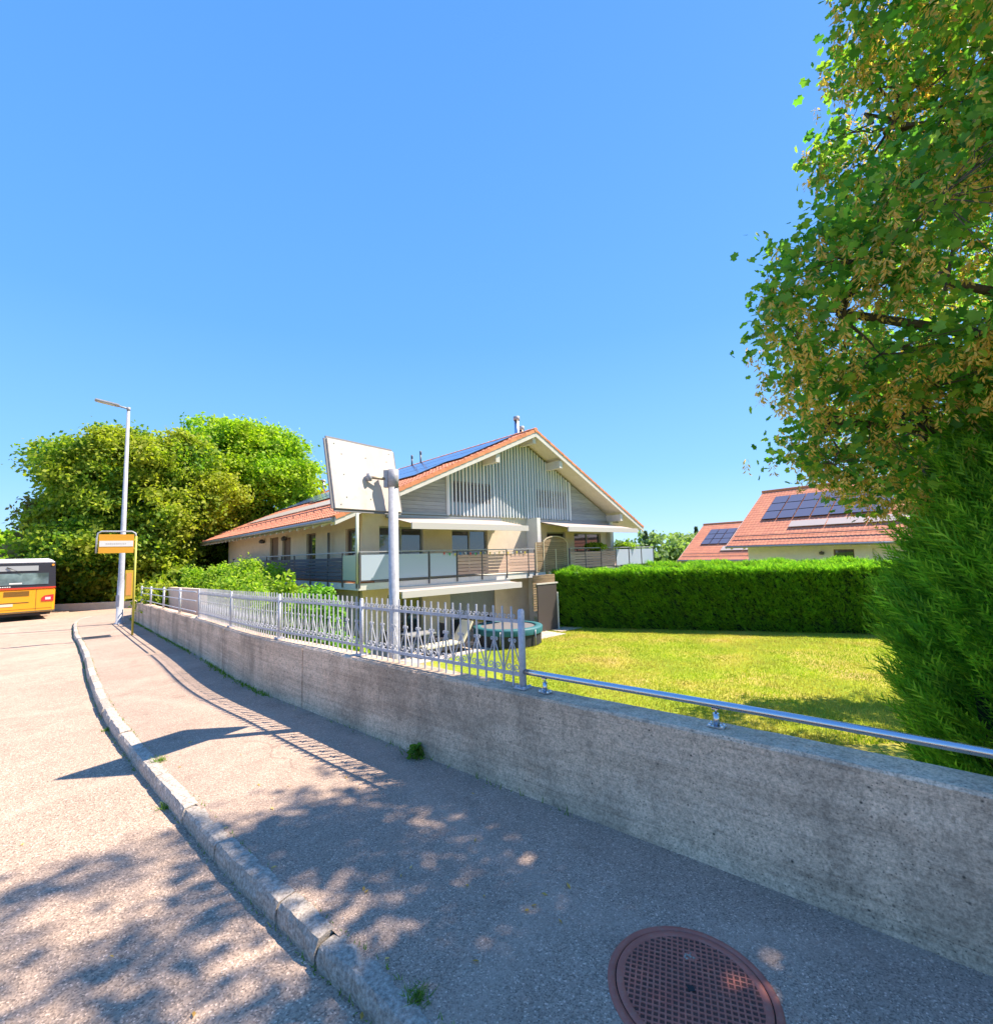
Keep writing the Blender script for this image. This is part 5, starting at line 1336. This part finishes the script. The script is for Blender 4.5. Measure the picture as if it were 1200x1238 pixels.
# seed bunches
def bunch(c):
    """hanging raceme of winged keys: (k,4,3)"""
    k = 18; t_ = RNG.random((k, 1)); ang = RNG.random(k) * 6.283
    out = np.stack([np.cos(ang), np.sin(ang), 0 * ang], 1); b = c + np.array([0, 0, -1.]) * t_ * .18 + out * .014
    dr_ = unit(out * .8 + np.array([0, 0, -.8]) + RNG.normal(size=(k, 3)) * .25); sd_ = unit(np.cross(dr_, rdir(k)))
    L = .050 + .016 * RNG.random((k, 1)); w = .013
    return np.stack([b, b + dr_ * L * .55 + sd_ * w, b + dr_ * L, b + dr_ * L * .5 - sd_ * w * .5], 1)
nb2 = 9500; bi = RNG.choice(len(P), nb2); BC = P[bi] + RNG.normal(size=(nb2, 3)) * np.array([.14, .14, .08]) + np.array([0, 0, -.08])
BV = np.stack([bunch(c) for c in BC])
db = np.linalg.norm(BC - np.array([0, 0, 1.7]), axis=1); db[~inview(BC)] = 99; o2 = np.argsort(db)
link('seed_clusters', np_mesh('seed_clusters', BV[o2[100:]].reshape(-1, 4, 3), 4, MAT['maple_keys'], MB0), mp, MB0, 'stuff')
for i in o2[:100]: link('seed_cluster', np_mesh('seed_cluster', BV[i], 4, MAT['maple_keys'], BC[i]), mp, tuple(BC[i]), 'stuff')
mb = MB(); bx_, by_, bz_ = MB0
mb.tube([(bx_, by_, bz_ - .1), (bx_ - .05, by_, .5), (bx_ - .1, by_ - .1, 3.2), (bx_ - .1, by_ - .4, 6), (bx_ - .4, by_ - .8, 9)], [.30, .24, .20, .13, .04], 12)
mb.build('trunk', MAT['bark'], mp)
mb = MB(); hubs = []
for b in blobs:
    h = Vector(b[0]); s_ = Vector((bx_ - .1, by_ - .1, min(6.5, max(1.5, h.z - 1.2)))); mid = s_.lerp(h, .5) + Vector((0, 0, .25)); mb.tube([s_, mid, h], [.11, .07, .035], 8, False); hubs.append(h)
hub = np.array([list(h) for h in hubs])
sub = P[RNG.choice(len(P), 260, replace=False)]; Bc = np.array([b_[0] for b_ in blobs])
sub = sub + (Bc[np.argmin(((sub[:, None] - Bc[None]) ** 2).sum(2), 1)] - sub) * .18
for p_ in sub:
    k = int(np.argmin(np.linalg.norm(hub - p_, axis=1))); a, b = Vector(hub[k]), Vector(p_); L_ = (b - a).length
    j_ = lambda f: Vector((random.gauss(0, f), random.gauss(0, f), random.gauss(0, f))) * L_
    mb.tube([a + j_(.10), a.lerp(b, .35) + j_(.10) + Vector((0, 0, .08)), a.lerp(b, .7) + j_(.07), b], [.022, .016, .011, .006], 5, False)
for i in RNG.choice(len(P), min(2600, len(P)), replace=False):
    k = int(np.argmin(((sub - P[i]) ** 2).sum(1))); a, b = Vector(sub[k]), Vector(P[i])
    mid = a.lerp(b, .5) + Vector((random.gauss(0, .05), random.gauss(0, .05), random.gauss(0, .05))); mb.tube([a, mid, b], [.006, .004, .002], 3, False)
mb.build('branches', MAT['bark'], mp)

mb = MB()
for k in range(14):
    a_, d_ = random.random() * 6.28, random.random() * .03; x_, y_ = MH.x + .055 + d_ * math.cos(a_), MH.y + .145 + d_ * math.sin(a_); r_ = random.uniform(.003, .007)
    mb.lathe([(0, .0), (r_, .001), (r_ * .8, r_ * .8), (0, r_)], (x_, y_, .0098), 6, 1, random.uniform(.6, 1))
tag(mb.build('gravel_bits', MAT['granite'], kind='stuff'), 'few crumbs of pale gravel lying on the manhole cover', 'gravel')
n = 80; X_ = -3.2 + 5.4 * RNG.random(n); Y_ = 1.5 + 4.5 * RNG.random(n); kk = np.array([side(WALL, np.array((x, y))) < -.02 for x, y in zip(X_, Y_)]); X_, Y_ = X_[kk], Y_[kk]
Z_ = np.array([0 if side(KERB, np.array((x, y))) > 0 else -.1 for x, y in zip(X_, Y_)]); C_ = np.stack([X_, Y_, Z_ + .007], 1)
o = link('fallen_keys', np_mesh('fallen_keys', leaves(C_, .013, np.tile([0, 0, 3.5], (len(C_), 1)), 2.4), 4, MAT['maple_keys']), kind='stuff'); tag(o, 'fallen tan maple keys scattered on pavement and road', 'litter')

# ------------------------------------------------------------------ weeds along wall foot and kerb
def weed(x, y, label, r=.05, h=.07, n=60, z=None, name='weed', grass=False):
    z = gz(x, y) if z is None else z; t_ = thing(name, label, 'weed', (x, y, z))
    c = np.stack([x + RNG.normal(size=n) * r, y + RNG.normal(size=n) * r, z + h * RNG.random(n)], 1)
    if grass:
        a = RNG.random(n) * 6.28; dx = np.stack([np.cos(a), np.sin(a), 0 * a], 1) * .003; c[:, 2] = z; tip = c + np.stack([RNG.normal(size=n) * .03, RNG.normal(size=n) * .03, h * (.5 + RNG.random(n))], 1)
        V = np.stack([c - dx, c + dx, tip], 1); me = np_mesh('blades', V, 3, MAT['weed'], (x, y, z)); link('blades', me, t_, (x, y, z))
    else: link('leaves', np_mesh('leaves', leaves(c, .03, np.tile([0, 0, 1.], (n, 1))), 4, MAT['weed'], (x, y, z)), t_, (x, y, z))
w_ = wall_pt(s_of(WALL, (-.72, 4.25)), -.03); weed(w_.x, w_.y, 'small bright green weed at the wall foot below the fence end', .035, .10, 160)
for (x, y), lb in (((-4.35, 5.35), 'yellow green grass tuft at the far kerb edge in the sun'), ((-3.05, 4.12), 'grass tuft in the kerb joint at the mirror shadow'), ((-2.55, 3.62), 'low green tuft in the gutter below the sunny kerb'), ((-.52, 1.93), 'dry moss tuft behind the nearest kerb stones')):
    k_ = s_of(KERB, (x, y)); p = at_s(offset(KERB, -.11 if 'gutter' in lb or 'far' in lb else .01), k_); weed(p[0], p[1], lb, .024, .018 if 'dry' in lb else .03, 90, gz(*p) - (.1 if 'gutter' in lb or 'far' in lb else 0), 'grass_tuft', True)
# scattered growth along wall foot and gutter
V = []
LW = arc(WALL)[-1]
for k in range(2600):
    s_ = random.uniform(ps[0] - .5, LW - 3); den = .5 + .5 * math.sin(s_ * 1.7) * math.sin(s_ * .63 + 1)
    if random.random() > den * (1.3 if s_ > ps[2] else .35): continue
    p = wall_pt(s_, -abs(random.gauss(0, .035)) - .004, -WH); a_ = random.random() * 6.28; w = .004 + .004 * (s_ > ps[2])
    V.append([(p.x - w * math.cos(a_), p.y - w * math.sin(a_), p.z), (p.x + w * math.cos(a_), p.y + w * math.sin(a_), p.z), (p.x + random.gauss(0, .02), p.y + random.gauss(0, .02), p.z + random.uniform(.015, .06))])
SK0 = s_of(KERB, (-.26, 1.6))
for k in range(4200):
    s_ = random.uniform(SK0, LK - 5); den = .5 + .5 * math.sin(s_ * 2.1) * math.sin(s_ * .8 + 2)
    if random.random() > den * .55: continue
    dd = random.choice([-.108, -.108, .008]); dd += -abs(random.gauss(0, .012)) if dd < 0 else random.gauss(0, .006)
    c = at_s(KERB, s_); T = tan_s(KERB, s_); p = c + np.array([T[1], -T[0]]) * dd; z = gz(*p) - (.1 if dd < -.1 else 0); a_ = random.random() * 6.28; w = .003
    V.append([(p[0] - w * math.cos(a_), p[1] - w * math.sin(a_), z), (p[0] + w * math.cos(a_), p[1] + w * math.sin(a_), z), (p[0] + random.gauss(0, .012), p[1] + random.gauss(0, .012), z + random.uniform(.008, .035))])
o = link('joint_growth', np_mesh('joint_growth', np.array(V), 3, MAT['weed']), kind='stuff'); tag(o, 'sparse grass and moss growing along the wall foot and kerb joints', 'grass')
# loose grit and fallen bits
n = 500; X_ = -2.6 + 4.6 * RNG.random(n); Y_ = 1.6 + 4 * RNG.random(n); keep = np.array([side(WALL, np.array((x, y))) < -.03 for x, y in zip(X_, Y_)]); X_, Y_ = X_[keep], Y_[keep]
Z_ = np.array([0 if side(KERB, np.array((x, y))) > -.0 else -.1 for x, y in zip(X_, Y_)]); C_ = np.stack([X_, Y_, Z_ + .003], 1)
o = link('grit', np_mesh('grit', leaves(C_, .006, np.tile([0, 0, 3.], (len(C_), 1)), 1.1), 4, M('pale_grit', (.5, .46, .40), .9)), kind='stuff'); tag(o, 'tiny pale grit scattered over pavement and road', 'grit')
